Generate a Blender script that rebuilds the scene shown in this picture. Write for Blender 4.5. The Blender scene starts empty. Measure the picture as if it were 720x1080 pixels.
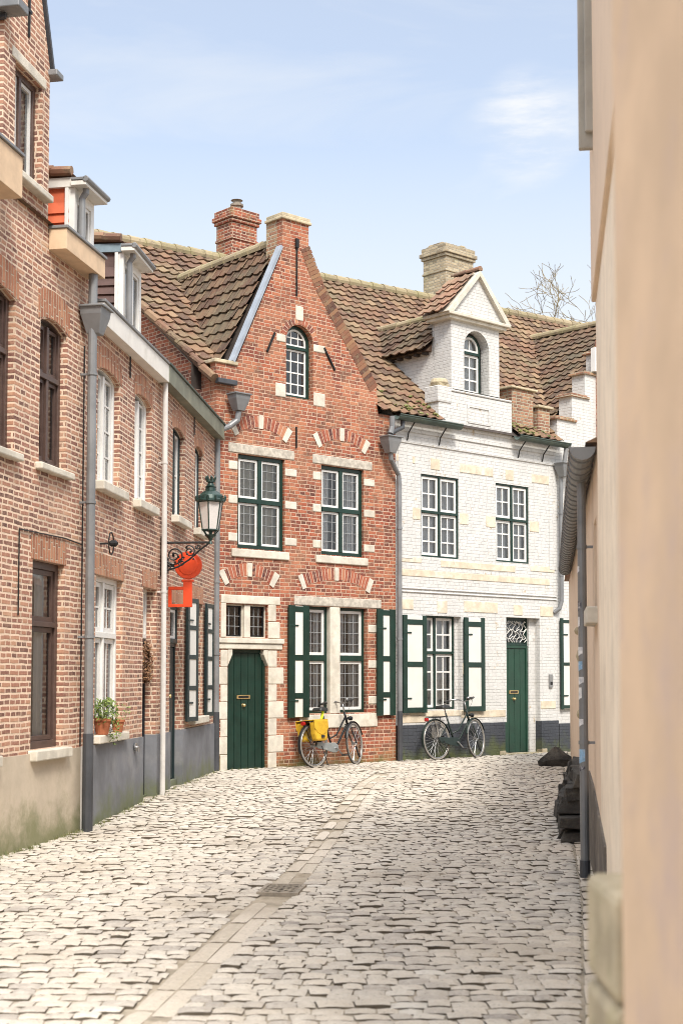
import bpy, math, random
import numpy as np
from mathutils import Vector, Matrix
from mathutils.geometry import delaunay_2d_cdt
random.seed(7); np.random.seed(7)
R = math.radians
S = bpy.context.scene
COL = S.collection

# ------------------------------------------------------------ camera, sky, sun, exposure
EYE = 1.55
cam = bpy.data.cameras.new('camera'); co = bpy.data.objects.new('camera', cam); COL.objects.link(co)
co.location = (0, 0, EYE); co.rotation_euler = (R(93.5), 0, 0)
cam.sensor_fit = 'VERTICAL'; cam.sensor_height = 36; cam.lens = 50; cam.shift_y = 0.0762
cam.clip_start = 0.05; cam.clip_end = 3000
cam.dof.use_dof = True; cam.dof.focus_distance = 20; cam.dof.aperture_fstop = 3.4
S.camera = co

SUN_AZ = (0.28, -0.96); SUN_EL = R(48)
sun = bpy.data.lights.new('sun', 'SUN'); sun.energy = 1.9; sun.angle = R(15); sun.color = (1.0, .94, .85)
so = bpy.data.objects.new('sun', sun); COL.objects.link(so)
sd = Vector((SUN_AZ[0]*math.cos(SUN_EL), SUN_AZ[1]*math.cos(SUN_EL), math.sin(SUN_EL))).normalized()
so.rotation_euler = sd.to_track_quat('Z', 'Y').to_euler(); so.location = (10, -10, 20)

w = bpy.data.worlds.new('World'); S.world = w; w.use_nodes = True
nt = w.node_tree; nt.nodes.clear()
def wn(t, **k):
    n = nt.nodes.new(t)
    for a, b in k.items(): setattr(n, a, b)
    return n
out = wn('ShaderNodeOutputWorld'); bg = wn('ShaderNodeBackground')
sky = wn('ShaderNodeTexSky', sky_type='NISHITA', sun_disc=False, sun_elevation=SUN_EL,
         sun_rotation=math.atan2(sd.x, sd.y), air_density=1.0, dust_density=1.2, ozone_density=1.2)
tc = wn('ShaderNodeTexCoord')
mp = wn('ShaderNodeMapping'); mp.inputs['Scale'].default_value = (1.5, 1.5, 7)
mp.inputs['Rotation'].default_value = (0.05, 0.12, 0.3)
nz = wn('ShaderNodeTexNoise'); nz.inputs['Scale'].default_value = 2.1; nz.inputs['Detail'].default_value = 9
nz.inputs['Roughness'].default_value = .58; nz.inputs['Distortion'].default_value = .6
rp = wn('ShaderNodeValToRGB'); rp.color_ramp.elements[0].position = .46; rp.color_ramp.elements[1].position = .9
rp.color_ramp.elements[0].color = (0.4, 0.4, 0.4, 1); rp.color_ramp.elements[1].color = (.85, .85, .85, 1)
mx = wn('ShaderNodeMix', data_type='RGBA'); 
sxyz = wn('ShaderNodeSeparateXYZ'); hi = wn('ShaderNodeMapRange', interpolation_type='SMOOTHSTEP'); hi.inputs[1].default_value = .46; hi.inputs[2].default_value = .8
vc = wn('ShaderNodeMix', data_type='RGBA'); vc.inputs[6].default_value = (3.95, 4.0, 3.98, 1); vc.inputs[7].default_value = (19.5, 19.3, 18.8, 1)   # thin cloud veil; extra brightness overhead, out of frame, added as ambient fill
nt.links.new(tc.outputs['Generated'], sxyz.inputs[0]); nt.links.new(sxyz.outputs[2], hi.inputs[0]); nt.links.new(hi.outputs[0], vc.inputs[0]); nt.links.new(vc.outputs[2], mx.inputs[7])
nt.links.new(tc.outputs['Generated'], mp.inputs['Vector']); nt.links.new(mp.outputs[0], nz.inputs['Vector'])
nt.links.new(nz.outputs['Fac'], rp.inputs[0])
hz = wn('ShaderNodeMapRange', interpolation_type='SMOOTHSTEP'); hz.inputs[1].default_value = .12; hz.inputs[2].default_value = .56; hz.inputs[3].default_value = .95; hz.inputs[4].default_value = 0.   # whiter low sky
mxm = wn('ShaderNodeMath', operation='MAXIMUM'); nt.links.new(hz.outputs[0], mxm.inputs[0]); nt.links.new(rp.outputs['Color'], mxm.inputs[1])
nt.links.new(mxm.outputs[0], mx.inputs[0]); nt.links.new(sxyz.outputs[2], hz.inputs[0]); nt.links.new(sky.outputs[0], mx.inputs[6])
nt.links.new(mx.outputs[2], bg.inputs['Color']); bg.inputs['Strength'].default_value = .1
cd = Vector((.135, 1, .395)).normalized()          # one thin wisp of cloud
dt = wn('ShaderNodeVectorMath', operation='DOT_PRODUCT'); dt.inputs[1].default_value = cd; nt.links.new(tc.outputs['Generated'], dt.inputs[0])
cm_ = wn('ShaderNodeMapRange', interpolation_type='SMOOTHSTEP'); cm_.inputs[1].default_value = .9990; cm_.inputs[2].default_value = 1.0002; nt.links.new(dt.outputs['Value'], cm_.inputs[0])
m2_ = wn('ShaderNodeMapping'); m2_.inputs['Scale'].default_value = (9, 9, 42); m2_.inputs['Rotation'].default_value = (0, .12, 0); nt.links.new(tc.outputs['Generated'], m2_.inputs['Vector'])
n2_ = wn('ShaderNodeTexNoise'); n2_.inputs['Scale'].default_value = 1.3; n2_.inputs['Detail'].default_value = 8; n2_.inputs['Roughness'].default_value = .62; nt.links.new(m2_.outputs[0], n2_.inputs['Vector'])
r2_ = wn('ShaderNodeMapRange', interpolation_type='SMOOTHSTEP'); r2_.inputs[1].default_value = .4; r2_.inputs[2].default_value = .7; nt.links.new(n2_.outputs['Fac'], r2_.inputs[0])
mu_ = wn('ShaderNodeMath', operation='MULTIPLY'); nt.links.new(cm_.outputs[0], mu_.inputs[0]); nt.links.new(r2_.outputs[0], mu_.inputs[1])
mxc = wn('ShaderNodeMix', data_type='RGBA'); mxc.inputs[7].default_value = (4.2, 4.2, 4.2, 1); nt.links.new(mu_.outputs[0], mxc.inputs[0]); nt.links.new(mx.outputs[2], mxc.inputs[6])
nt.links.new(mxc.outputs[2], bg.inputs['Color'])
nt.links.new(bg.outputs[0], out.inputs['Surface'])

vs = S.view_settings; vs.view_transform = 'Standard'; vs.look = 'None'; vs.gamma = 1; vs.use_curve_mapping = False
vs.exposure = 1.3
S.cycles.pixel_filter_type = 'BLACKMAN_HARRIS'; S.cycles.filter_width = .95
S.cycles.max_bounces = 6; S.cycles.transparent_max_bounces = 12; S.cycles.use_denoising = True
S.cycles.caustics_reflective = False; S.cycles.caustics_refractive = False

# ------------------------------------------------------------ materials
class NT:
    """small node-tree writer"""
    def __init__(s, name):
        s.m = bpy.data.materials.new(name); s.m.use_nodes = True; s.t = s.m.node_tree
        s.p = s.t.nodes['Principled BSDF']; s.out = s.t.nodes['Material Output']
    def n(s, t, **k):
        x = s.t.nodes.new(t)
        for a, b in k.items(): setattr(x, a, b)
        return x
    def set(s, sock, v):
        if isinstance(v, bpy.types.NodeSocket): s.t.links.new(v, sock)
        else: sock.default_value = v
    def math(s, op, a, b=0., c=0., clamp=False):
        x = s.n('ShaderNodeMath', operation=op, use_clamp=clamp)
        s.set(x.inputs[0], a); s.set(x.inputs[1], b); s.set(x.inputs[2], c); return x.outputs[0]
    def mix(s, f, a, b, blend='MIX'):
        x = s.n('ShaderNodeMix', data_type='RGBA', blend_type=blend)
        s.set(x.inputs[0], f); s.set(x.inputs[6], c4(a)); s.set(x.inputs[7], c4(b)); return x.outputs[2]
    def noise(s, scale, detail=4, rough=.55, vec=None, out='Fac', dist=0.):
        x = s.n('ShaderNodeTexNoise'); x.inputs['Scale'].default_value = scale; x.inputs['Detail'].default_value = detail
        x.inputs['Roughness'].default_value = rough; x.inputs['Distortion'].default_value = dist
        s.t.links.new(vec if vec is not None else s.co(), x.inputs['Vector']); return x.outputs[out]
    def co(s):
        if not hasattr(s, '_co'):
            s._co = s.n('ShaderNodeNewGeometry').outputs['Position']
        return s._co
    def ramp(s, f, stops):
        x = s.n('ShaderNodeValToRGB'); e = x.color_ramp.elements
        while len(e) < len(stops): e.new(.5)
        for i, (p, c) in enumerate(stops): e[i].position = p; e[i].color = c4(c)
        s.set(x.inputs[0], f); return x.outputs[0]
    def step(s, f, a, b):
        x = s.n('ShaderNodeMapRange', interpolation_type='SMOOTHSTEP'); s.set(x.inputs[0], f)
        x.inputs[1].default_value = a; x.inputs[2].default_value = b; return x.outputs[0]
    def bump(s, h, strength, dist, nrm=None):
        x = s.n('ShaderNodeBump'); x.inputs['Strength'].default_value = strength; x.inputs['Distance'].default_value = dist
        s.set(x.inputs['Height'], h)
        if nrm is not None: s.set(x.inputs['Normal'], nrm)
        return x.outputs[0]
    def fin(s, col, rough=.8, nrm=None, metal=0., spec=.4):
        s.set(s.p.inputs['Base Color'], c4(col)); s.set(s.p.inputs['Roughness'], rough); s.p.inputs['Metallic'].default_value = metal
        s.p.inputs['Specular IOR Level'].default_value = spec
        if nrm is not None: s.set(s.p.inputs['Normal'], nrm)
        return s.m
def c4(c):
    if isinstance(c, (tuple, list)) and len(c) == 3: return (*c, 1)
    if isinstance(c, (int, float)): return (c, c, c, 1)
    return c
def sc(c, k): return tuple(min(1, x*k) for x in c)

def low_moss(n, col, top=.45, colr=(.11, .13, .04)):
    """algae and dirt splashed up from the pavement"""
    sx = n.n('ShaderNodeSeparateXYZ'); n.set(sx.inputs[0], n.co())
    h = n.math('ADD', sx.outputs[2], n.math('MULTIPLY', n.math('SUBTRACT', n.noise(2.3, 6, .7), .5), 1.1))
    return n.mix(n.math('MULTIPLY', n.math('SUBTRACT', 1., n.step(h, .02, top)), .75), col, colr)

def plain(name, c, rough=.6, var=.18, scale=6, bump=.15, bd=.004, metal=0., spec=.4, dirt=None, dirtamt=.5, moss=False):
    n = NT(name); f = n.noise(scale, 6, .6)
    col = n.mix(n.step(f, .3, .7), sc(c, 1-var), sc(c, 1+var))
    if dirt:
        col = n.mix(n.math('MULTIPLY', n.step(n.noise(scale*.37+1, 8, .7), .48, .72), dirtamt), col, dirt)
    if moss: col = low_moss(n, col)
    fine = n.noise(scale*9, 5, .6)
    return n.fin(col, n.math('ADD', rough-.1, n.math('MULTIPLY', f, .2)), n.bump(fine, bump, bd), metal, spec)

def bricks(name, stops, mortar, w=.2, h=.062, m=.011, wear=None, wearamt=0., paint=None, bstr=.8, vert=False, moss=True, grime=None, paintlow=.36):
    n = NT(name)
    uv = n.n('ShaderNodeUVMap').outputs[0]
    sx = n.n('ShaderNodeSeparateXYZ'); n.set(sx.inputs[0], uv)
    wob = n.noise(5.5, 3, .5, vec=uv, out='Color'); ws = n.n('ShaderNodeSeparateXYZ'); n.set(ws.inputs[0], wob)
    a, b = (sx.outputs[1], sx.outputs[0]) if vert else (sx.outputs[0], sx.outputs[1])
    u = n.math('ADD', a, n.math('MULTIPLY', n.math('SUBTRACT', ws.outputs[0], .5), .03))
    v = n.math('ADD', b, n.math('MULTIPLY', n.math('SUBTRACT', ws.outputs[1], .5), .022))
    vr = n.math('DIVIDE', v, h); row = n.math('FLOOR', vr)
    par = n.math('FLOORED_MODULO', row, 2.)
    wr = n.math('SUBTRACT', w, n.math('MULTIPLY', par, w*.42))
    wn_ = n.n('ShaderNodeTexWhiteNoise', noise_dimensions='1D'); n.set(wn_.inputs['W'], row)
    off = n.math('ADD', n.math('MULTIPLY', par, .27), n.math('MULTIPLY', wn_.outputs[0], .35))
    ur = n.math('ADD', n.math('DIVIDE', u, wr), off); col_i = n.math('FLOOR', ur)
    fu = n.math('MULTIPLY', n.math('FRACT', ur), wr); fv = n.math('MULTIPLY', n.math('FRACT', vr), h)
    du = n.math('MINIMUM', fu, n.math('SUBTRACT', wr, fu)); dv = n.math('MINIMUM', fv, n.math('SUBTRACT', h, fv))
    rough_edge = n.math('MULTIPLY', n.math('SUBTRACT', n.noise(40, 2, .6, vec=uv), .5), .009)
    d = n.math('ADD', n.math('MINIMUM', du, dv), rough_edge)
    mask = n.step(d, m*.45, m*.5+.003)                          # 1 on brick, 0 in the joint
    cv = n.n('ShaderNodeCombineXYZ'); n.set(cv.inputs[0], col_i); n.set(cv.inputs[1], row)
    w2 = n.n('ShaderNodeTexWhiteNoise', noise_dimensions='2D'); n.set(w2.inputs['Vector'], cv.outputs[0])
    rnd = w2.outputs['Value']
    big = n.noise(.55, 4, .6)
    rr = n.math('ADD', n.math('MULTIPLY', rnd, .8), n.math('MULTIPLY', n.math('SUBTRACT', big, .4), .6), clamp=True)
    bc = n.ramp(rr, stops)
    spots = n.noise(28, 4, .7)
    bc = n.mix(n.math('MULTIPLY', n.step(spots, .35, .75), .35), bc, sc(stops[-1][1], 1.15))
    mo = n.mix(n.noise(7, 5, .7), sc(mortar, .72), sc(mortar, 1.18)); mo = n.mix(n.math('MULTIPLY', n.step(n.noise(.8, 6, .7), .42, .68), .5), mo, sc(mortar, .55))
    col = n.mix(mask, mo, bc)
    if wear:
        col = n.mix(n.math('MULTIPLY', n.step(n.noise(1.7, 8, .68), .5, .74), wearamt), col, wear)
    if grime:
        col = n.mix(n.math('MULTIPLY', n.step(n.noise(.9, 7, .7, dist=.6), .42, .68), .5), col, (.46, .24, .14))
        col = n.mix(n.math('MULTIPLY', n.step(n.noise(2.6, 8, .72, dist=.4), .52, .7), .6), col, grime)
    if paint is not None:
        chip = n.math('ADD', n.noise(9, 8, .75), n.math('MULTIPLY', n.noise(1.1, 3, .6), .35))
        cov = n.step(chip, paintlow, paintlow+.05)
        streak = n.mix(n.step(n.noise(3.1, 7, .7), .35, .75), sc(paint, .86), paint)
        gap = n.mix(n.step(n.noise(13, 3, .6), .5, .62), sc(paint, .72), sc(paint, .93))
        col = n.mix(cov, col, n.mix(mask, gap, streak))
    if moss: col = low_moss(n, col)
    hgt = n.math('ADD', n.math('MULTIPLY', mask, .7), n.math('ADD', n.math('MULTIPLY', rnd, .25), n.math('MULTIPLY', spots, .35)))
    return n.fin(col, .88, n.bump(hgt, bstr, .012), 0, .25)

BR_LEFT = [(0., (.10, .05, .045)), (.25, (.19, .085, .068)), (.5, (.30, .135, .098)), (.75, (.39, .19, .125)), (.92, (.47, .265, .17)), (1., (.54, .37, .25))]
BR_RED = [(0., (.065, .027, .026)), (.25, (.14, .04, .032)), (.5, (.25, .06, .037)), (.8, (.34, .10, .055)), (1., (.43, .2, .11))]
M = {}
M['brick_tall'] = bricks('brick_tall', BR_LEFT, (.74, .57, .43), w=.2, h=.052, m=.0165, wear=(.60, .41, .29), wearamt=.6)
M['brick_mid'] = bricks('brick_mid', [(p, sc(c, 1.)) for p, c in BR_LEFT], (.70, .54, .41), w=.19, h=.053, m=.015, wear=(.58, .39, .27), wearamt=.5)
M['brick_end'] = bricks('brick_end', [(p, sc(c, .95)) for p, c in BR_LEFT], (.60, .47, .36), w=.19, h=.054, m=.014, wear=(.4, .27, .17), wearamt=.3)
M['brick_soldier'] = bricks('brick_soldier', [(0, (.22, .09, .055)), (.5, (.36, .15, .085)), (1, (.46, .24, .14))], (.5, .38, .28), w=.28, h=.062, m=.011, vert=True, moss=False)
M['brick_red'] = bricks('brick_red', BR_RED, (.54, .39, .29), w=.19, h=.06, m=.0112, wear=(.36, .17, .085), wearamt=.5, grime=(.13, .08, .055))
M['brick_vous'] = bricks('brick_vous', BR_RED, (.58, .47, .36), w=.3, h=.06, m=.01, vert=True, moss=False)
M['brick_old'] = bricks('brick_old', [(0, (.13, .06, .045)), (.4, (.28, .12, .08)), (.8, (.36, .2, .12)), (1, (.4, .33, .2))], (.45, .4, .3), w=.19, h=.06, m=.014, wear=(.3, .27, .12), wearamt=.6, moss=False)
M['brick_chim'] = bricks('brick_chim', BR_RED, (.5, .38, .28), w=.19, h=.06, m=.012, wear=(.3, .24, .12), wearamt=.6, moss=False)
M['brick_yellow'] = bricks('brick_yellow', [(0, (.17, .13, .09)), (.4, (.33, .26, .17)), (.8, (.44, .36, .24)), (1, (.5, .44, .32))], (.4, .36, .28), w=.19, h=.062, m=.014, wear=(.26, .26, .14), wearamt=.6, moss=False)
M['brick_white'] = bricks('brick_white', [(0, (.36, .27, .17)), (1, (.5, .4, .27))], (.4, .36, .28), w=.19, h=.06, m=.008, paint=(.625, .615, .59), bstr=.55, moss=False, paintlow=.5)
M['brick_plinth'] = bricks('brick_plinth', [(0, (.1, .06, .05)), (1, (.2, .12, .09))], (.12, .12, .12), w=.19, h=.06, m=.009, paint=(.062, .067, .078), bstr=.8, moss=True, paintlow=.47)
M['mortar'] = plain('mortar', (.55, .42, .32), .95, .15, 9, .4, .004)
M['render_beige'] = plain('render_beige', (.47, .40, .31), .9, .12, 2.2, .5, .004, dirt=(.24, .2, .13), dirtamt=.45, moss=True)
M['render_grey'] = plain('render_grey', (.15, .155, .17), .8, .2, 2.5, .4, .004, dirt=(.3, .29, .27), dirtamt=.35, moss=True)
M['tar_base'] = plain('tar_base', (.12, .105, .09), .9, .3, 5, .7, .006, dirt=(.3, .26, .2), dirtamt=.6)
M['render_warm'] = plain('render_warm', (.70, .555, .42), .92, .08, 1.6, .7, .006, dirt=(.56, .44, .34), dirtamt=.4)
M['render_near'] = plain('render_near', (.66, .49, .34), .92, .10, 2.6, .5, .004, dirt=(.55, .42, .36), dirtamt=.9)
M['render_pale'] = plain('render_pale', (.84, .73, .58), .92, .08, 2.1, .8, .008, dirt=(.55, .46, .36), dirtamt=.5)
M['stone'] = plain('stone', (.56, .52, .44), .85, .16, 5, .5, .006, dirt=(.36, .31, .22), dirtamt=.5)
M['granite'] = plain('granite', (.45, .41, .345), .9, .25, 14, .6, .006, dirt=(.2, .18, .14), dirtamt=.4)
M['stone_ochre'] = plain('stone_ochre', (.58, .50, .38), .88, .16, 6, .5, .006, dirt=(.72, .68, .6), dirtamt=.8)
M['stone_dark'] = plain('stone_dark', (.045, .042, .038), .9, .4, 5, .9, .015, dirt=(.17, .155, .13), dirtamt=.6)
M['stone_moss'] = plain('stone_moss', (.46, .39, .27), .92, .25, 5, .7, .01, dirt=(.24, .22, .1), dirtamt=.6)
M['zinc'] = plain('zinc', (.20, .205, .21), .5, .15, 3, .08, .002, metal=.25, dirt=(.3, .29, .27), dirtamt=.35)
M['zinc_dark'] = plain('zinc_dark', (.055, .058, .065), .5, .2, 4, .1, .002, metal=.1)
M['pipe_white'] = plain('pipe_white', (.55, .53, .5), .5, .1, 4, .08, .002, dirt=(.35, .32, .28), dirtamt=.5)
M['gutter_green'] = plain('gutter_green', (.045, .065, .055), .55, .25, 5, .2, .003, dirt=(.14, .15, .1), dirtamt=.5)
M['fascia_green'] = plain('fascia_green', (.16, .17, .13), .6, .2, 4, .15, .003, dirt=(.3, .28, .2), dirtamt=.5)
M['wood_pale'] = plain('wood_pale', (.60, .44, .29), .7, .1, 5, .2, .003, dirt=(.42, .3, .2), dirtamt=.4)
M['white_board'] = plain('white_board', (.70, .68, .63), .5, .06, 4, .1, .002, dirt=(.45, .42, .34), dirtamt=.4)
M['green'] = plain('green', (.006, .027, .019), .38, .2, 5, .06, .002, spec=.5, dirt=(.016, .038, .028), dirtamt=.4)
M['green_mid'] = plain('green_mid', (.010, .045, .027), .4, .15, 5, .06, .002, spec=.5, dirt=(.02, .055, .036), dirtamt=.4)
M['green_black'] = plain('green_black', (.01, .022, .024), .4, .2, 5, .06, .002, spec=.5)
M['door_black'] = plain('door_black', (.01, .013, .018), .4, .2, 5, .06, .002, spec=.5)
M['white'] = plain('white', (.68, .67, .64), .45, .05, 5, .08, .002, dirt=(.55, .52, .46), dirtamt=.25)
M['cream_panel'] = plain('cream_panel', (.62, .61, .57), .5, .04, 3, .08, .002, dirt=(.6, .57, .5), dirtamt=.25)
M['brown_frame'] = plain('brown_frame', (.075, .045, .036), .45, .2, 6, .08, .002, spec=.5)
M['iron'] = plain('iron', (.018, .018, .018), .5, .3, 8, .15, .002, metal=.3)
M['lamp_green'] = plain('lamp_green', (.012, .035, .028), .4, .3, 12, .15, .003, metal=.2, spec=.6, dirt=(.05, .08, .06), dirtamt=.4)
M['orange'] = plain('orange', (.62, .06, .014), .4, .08, 5, .05, .002, spec=.5)
M['hung_orange'] = plain('hung_orange', (.60, .13, .055), .7, .12, 7, .1, .003)
M['hung_brown'] = plain('hung_brown', (.10, .06, .052), .7, .2, 7, .1, .003)
M['blue_lead'] = plain('blue_lead', (.20, .27, .31), .5, .12, 6, .1, .003, metal=.1)
M['lead'] = plain('lead', (.30, .335, .38), .45, .12, 6, .15, .003, metal=.2)
M['interior'] = plain('interior', (.05, .045, .04), .9, .2, 3, 0, .001)
M['under'] = plain('under', (.045, .035, .03), .95, .3, 3, .2, .004)
M['chrome'] = plain('chrome', (.36, .36, .36), .35, .1, 8, 0, .001, metal=.9)
M['grey_paint'] = plain('grey_paint', (.28, .30, .30), .35, .12, 9, .05, .001, metal=.4)
M['bike_black'] = plain('bike_black', (.012, .013, .014), .45, .25, 9, .05, .001, spec=.3)
M['bike_green'] = plain('bike_green', (.014, .024, .021), .4, .25, 9, .05, .001, spec=.35)
M['rubber'] = plain('rubber', (.03, .028, .026), .8, .2, 9, .1, .002)
M['tyre_wall'] = plain('tyre_wall', (.24, .22, .19), .7, .15, 9, .1, .002)
M['leather'] = plain('leather', (.02, .02, .02), .5, .2, 9, .2, .003)
M['yellow_bag'] = plain('yellow_bag', (.55, .33, .02), .65, .15, 8, .4, .01, dirt=(.36, .2, .012), dirtamt=.6)
M['lime'] = plain('lime', (.55, .7, .03), .5, .1, 8, .1, .002)
M['red_glass'] = plain('red_glass', (.35, .012, .012), .25, .1, 8, 0, .001, spec=.7)
M['brass'] = plain('brass', (.62, .46, .22), .35, .15, 9, .05, .001, metal=.8)
M['terracotta'] = plain('terracotta', (.36, .12, .055), .8, .15, 7, .3, .003)
M['bark'] = plain('bark', (.22, .175, .10), .9, .3, 9, .5, .01)
M['sticker_white'] = plain('sticker_white', (.7, .7, .7), .4, .15, 30, 0, .001, dirt=(.3, .33, .4), dirtamt=.7)
M['sticker_blue'] = plain('sticker_blue', (.25, .42, .6), .4, .2, 40, 0, .001, dirt=(.75, .75, .75), dirtamt=.8)
M['sticker_black'] = plain('sticker_black', (.05, .05, .07), .4, .2, 40, 0, .001, dirt=(.75, .75, .75), dirtamt=.8)
M['cast_iron'] = plain('cast_iron', (.26, .225, .18), .7, .3, 14, .3, .004, metal=.3)
M['wreath_twig'] = plain('wreath_twig', (.13, .07, .04), .9, .4, 20, .2, .003)
M['lead_came'] = plain('lead_came', (.30, .31, .31), .5, .1, 9, 0, .001, metal=.2)
M['far_board'] = plain('far_board', (.36, .34, .30), .7, .1, 3, .3, .004, dirt=(.25, .22, .18), dirtamt=.5)

def leafmat(name, a, b):
    n = NT(name); at = n.n('ShaderNodeAttribute', attribute_name='rnd').outputs['Fac']
    n.fin(n.ramp(at, [(0, a), (1, b)]), .6); n.p.inputs['Subsurface Weight'].default_value = 0; return n.m
M['leaf'] = leafmat('leaf', (.05, .1, .02), (.22, .28, .06))
M['moss'] = leafmat('moss', (.06, .075, .02), (.2, .2, .06))
M['grass'] = leafmat('grass', (.07, .1, .03), (.22, .2, .08))
M['dry_leaf'] = leafmat('dry_leaf', (.12, .05, .025), (.3, .16, .07))

def glassmat():
    n = NT('window_glass')
    tr = n.n('ShaderNodeBsdfTransparent'); tr.inputs[0].default_value = (.95, .97, .97, 1)
    gl = n.n('ShaderNodeBsdfGlossy'); gl.inputs['Roughness'].default_value = .03; gl.inputs['Color'].default_value = (.95, .97, 1, 1)
    bm = n.bump(n.noise(2.2, 3, .5), .12, .02); n.set(gl.inputs['Normal'], bm)
    fr = n.n('ShaderNodeFresnel'); fr.inputs[0].default_value = 1.55; n.set(fr.inputs['Normal'], bm)
    ms = n.n('ShaderNodeMixShader'); n.set(ms.inputs[0], n.math('MULTIPLY_ADD', fr.outputs[0], 1.0, .05, clamp=True))
    n.set(ms.inputs[1], tr.outputs[0]); n.set(ms.inputs[2], gl.outputs[0]); n.set(n.out.inputs['Surface'], ms.outputs[0])
    return n.m
M['glass'] = glassmat()
def curtainmat(name, c):
    n = NT(name); f = n.noise(3, 4, .6)
    return n.fin(n.mix(f, sc(c, .85), sc(c, 1.05)), .95)
M['curtain'] = curtainmat('curtain', (.82, .83, .82)); M['curtain_beige'] = curtainmat('curtain_beige', (.55, .49, .36))

def tilemat(name, stops, lich, amt):
    mid = stops[len(stops)//2][1]; stops = [(p, tuple(a*.62+b*.38 for a, b in zip(c, mid))) for p, c in stops]
    n = NT(name); at = n.n('ShaderNodeAttribute', attribute_name='rnd').outputs['Fac']
    c = n.ramp(at, stops)
    c = n.mix(n.math('MULTIPLY', n.step(n.noise(1.3, 8, .72), .42, .68), amt), c, lich)
    c = n.mix(n.math('MULTIPLY', n.step(n.noise(17, 5, .7), .5, .7), .45), c, sc(lich, 1.5))
    c = n.mix(n.math('MULTIPLY', n.step(n.noise(6, 5, .7), .55, .72), .5), c, (.05, .045, .04))
    return n.fin(c, .85, n.bump(n.noise(40, 4, .6), .5, .006), 0, .3)
TS = [(0, (.045, .032, .027)), (.3, (.105, .06, .043)), (.6, (.165, .088, .056)), (.85, (.23, .135, .08)), (1, (.29, .2, .12))]
M['tile'] = tilemat('tile', TS, (.20, .165, .095), .6)
M['tile_dark'] = tilemat('tile_dark', [(p, sc(c, .7)) for p, c in TS], (.13, .12, .075), .55)
M['tile_red'] = tilemat('tile_red', [(0, (.09, .05, .04)), (.4, (.19, .095, .065)), (.8, (.27, .14, .09)), (1, (.33, .21, .14))], (.22, .19, .12), .6)
M['ridge'] = tilemat('ridge', [(0, (.15, .12, .075)), (1, (.36, .29, .19))], (.24, .22, .11), .7)

def sett_mat(name, stops):
    n = NT(name); at = n.n('ShaderNodeAttribute', attribute_name='rnd').outputs['Fac']
    c = n.ramp(at, stops)
    c = n.mix(n.math('MULTIPLY', n.step(n.noise(19, 6, .7), .42, .72), .45), c, sc(stops[-1][1], 1.12))
    c = n.mix(n.math('MULTIPLY', n.step(n.noise(.7, 5, .6), .5, .72), .55), c, (.30, .25, .19))
    c = n.mix(n.math('MULTIPLY', n.step(n.noise(55, 3, .6), .56, .68), .4), c, (.12, .105, .09))
    return n.fin(c, n.math('MULTIPLY_ADD', n.noise(3, 4), .3, .5), n.bump(n.noise(42, 5, .7), .9, .009), 0, .3)
M['sett'] = sett_mat('sett', [(0, (.25, .225, .2)), (.3, (.40, .36, .31)), (.5, (.475, .43, .365)), (.75, (.51, .455, .38)), (1, (.55, .515, .455))])
M['sett_side'] = plain('sett_side', (.095, .078, .058), .95, .3, 9, .4, .006)
M['slab'] = sett_mat('slab', [(0, (.36, .31, .24)), (1, (.57, .51, .43))])
n = NT('joint_dirt'); c = n.ramp(n.noise(2.2, 8, .7), [(.3, (.13, .11, .08)), (.5, (.36, .31, .24)), (.62, (.24, .2, .145)), (.75, (.15, .14, .07))])
M['joint'] = n.fin(c, .95, n.bump(n.noise(60, 4), .6, .01))

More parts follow.
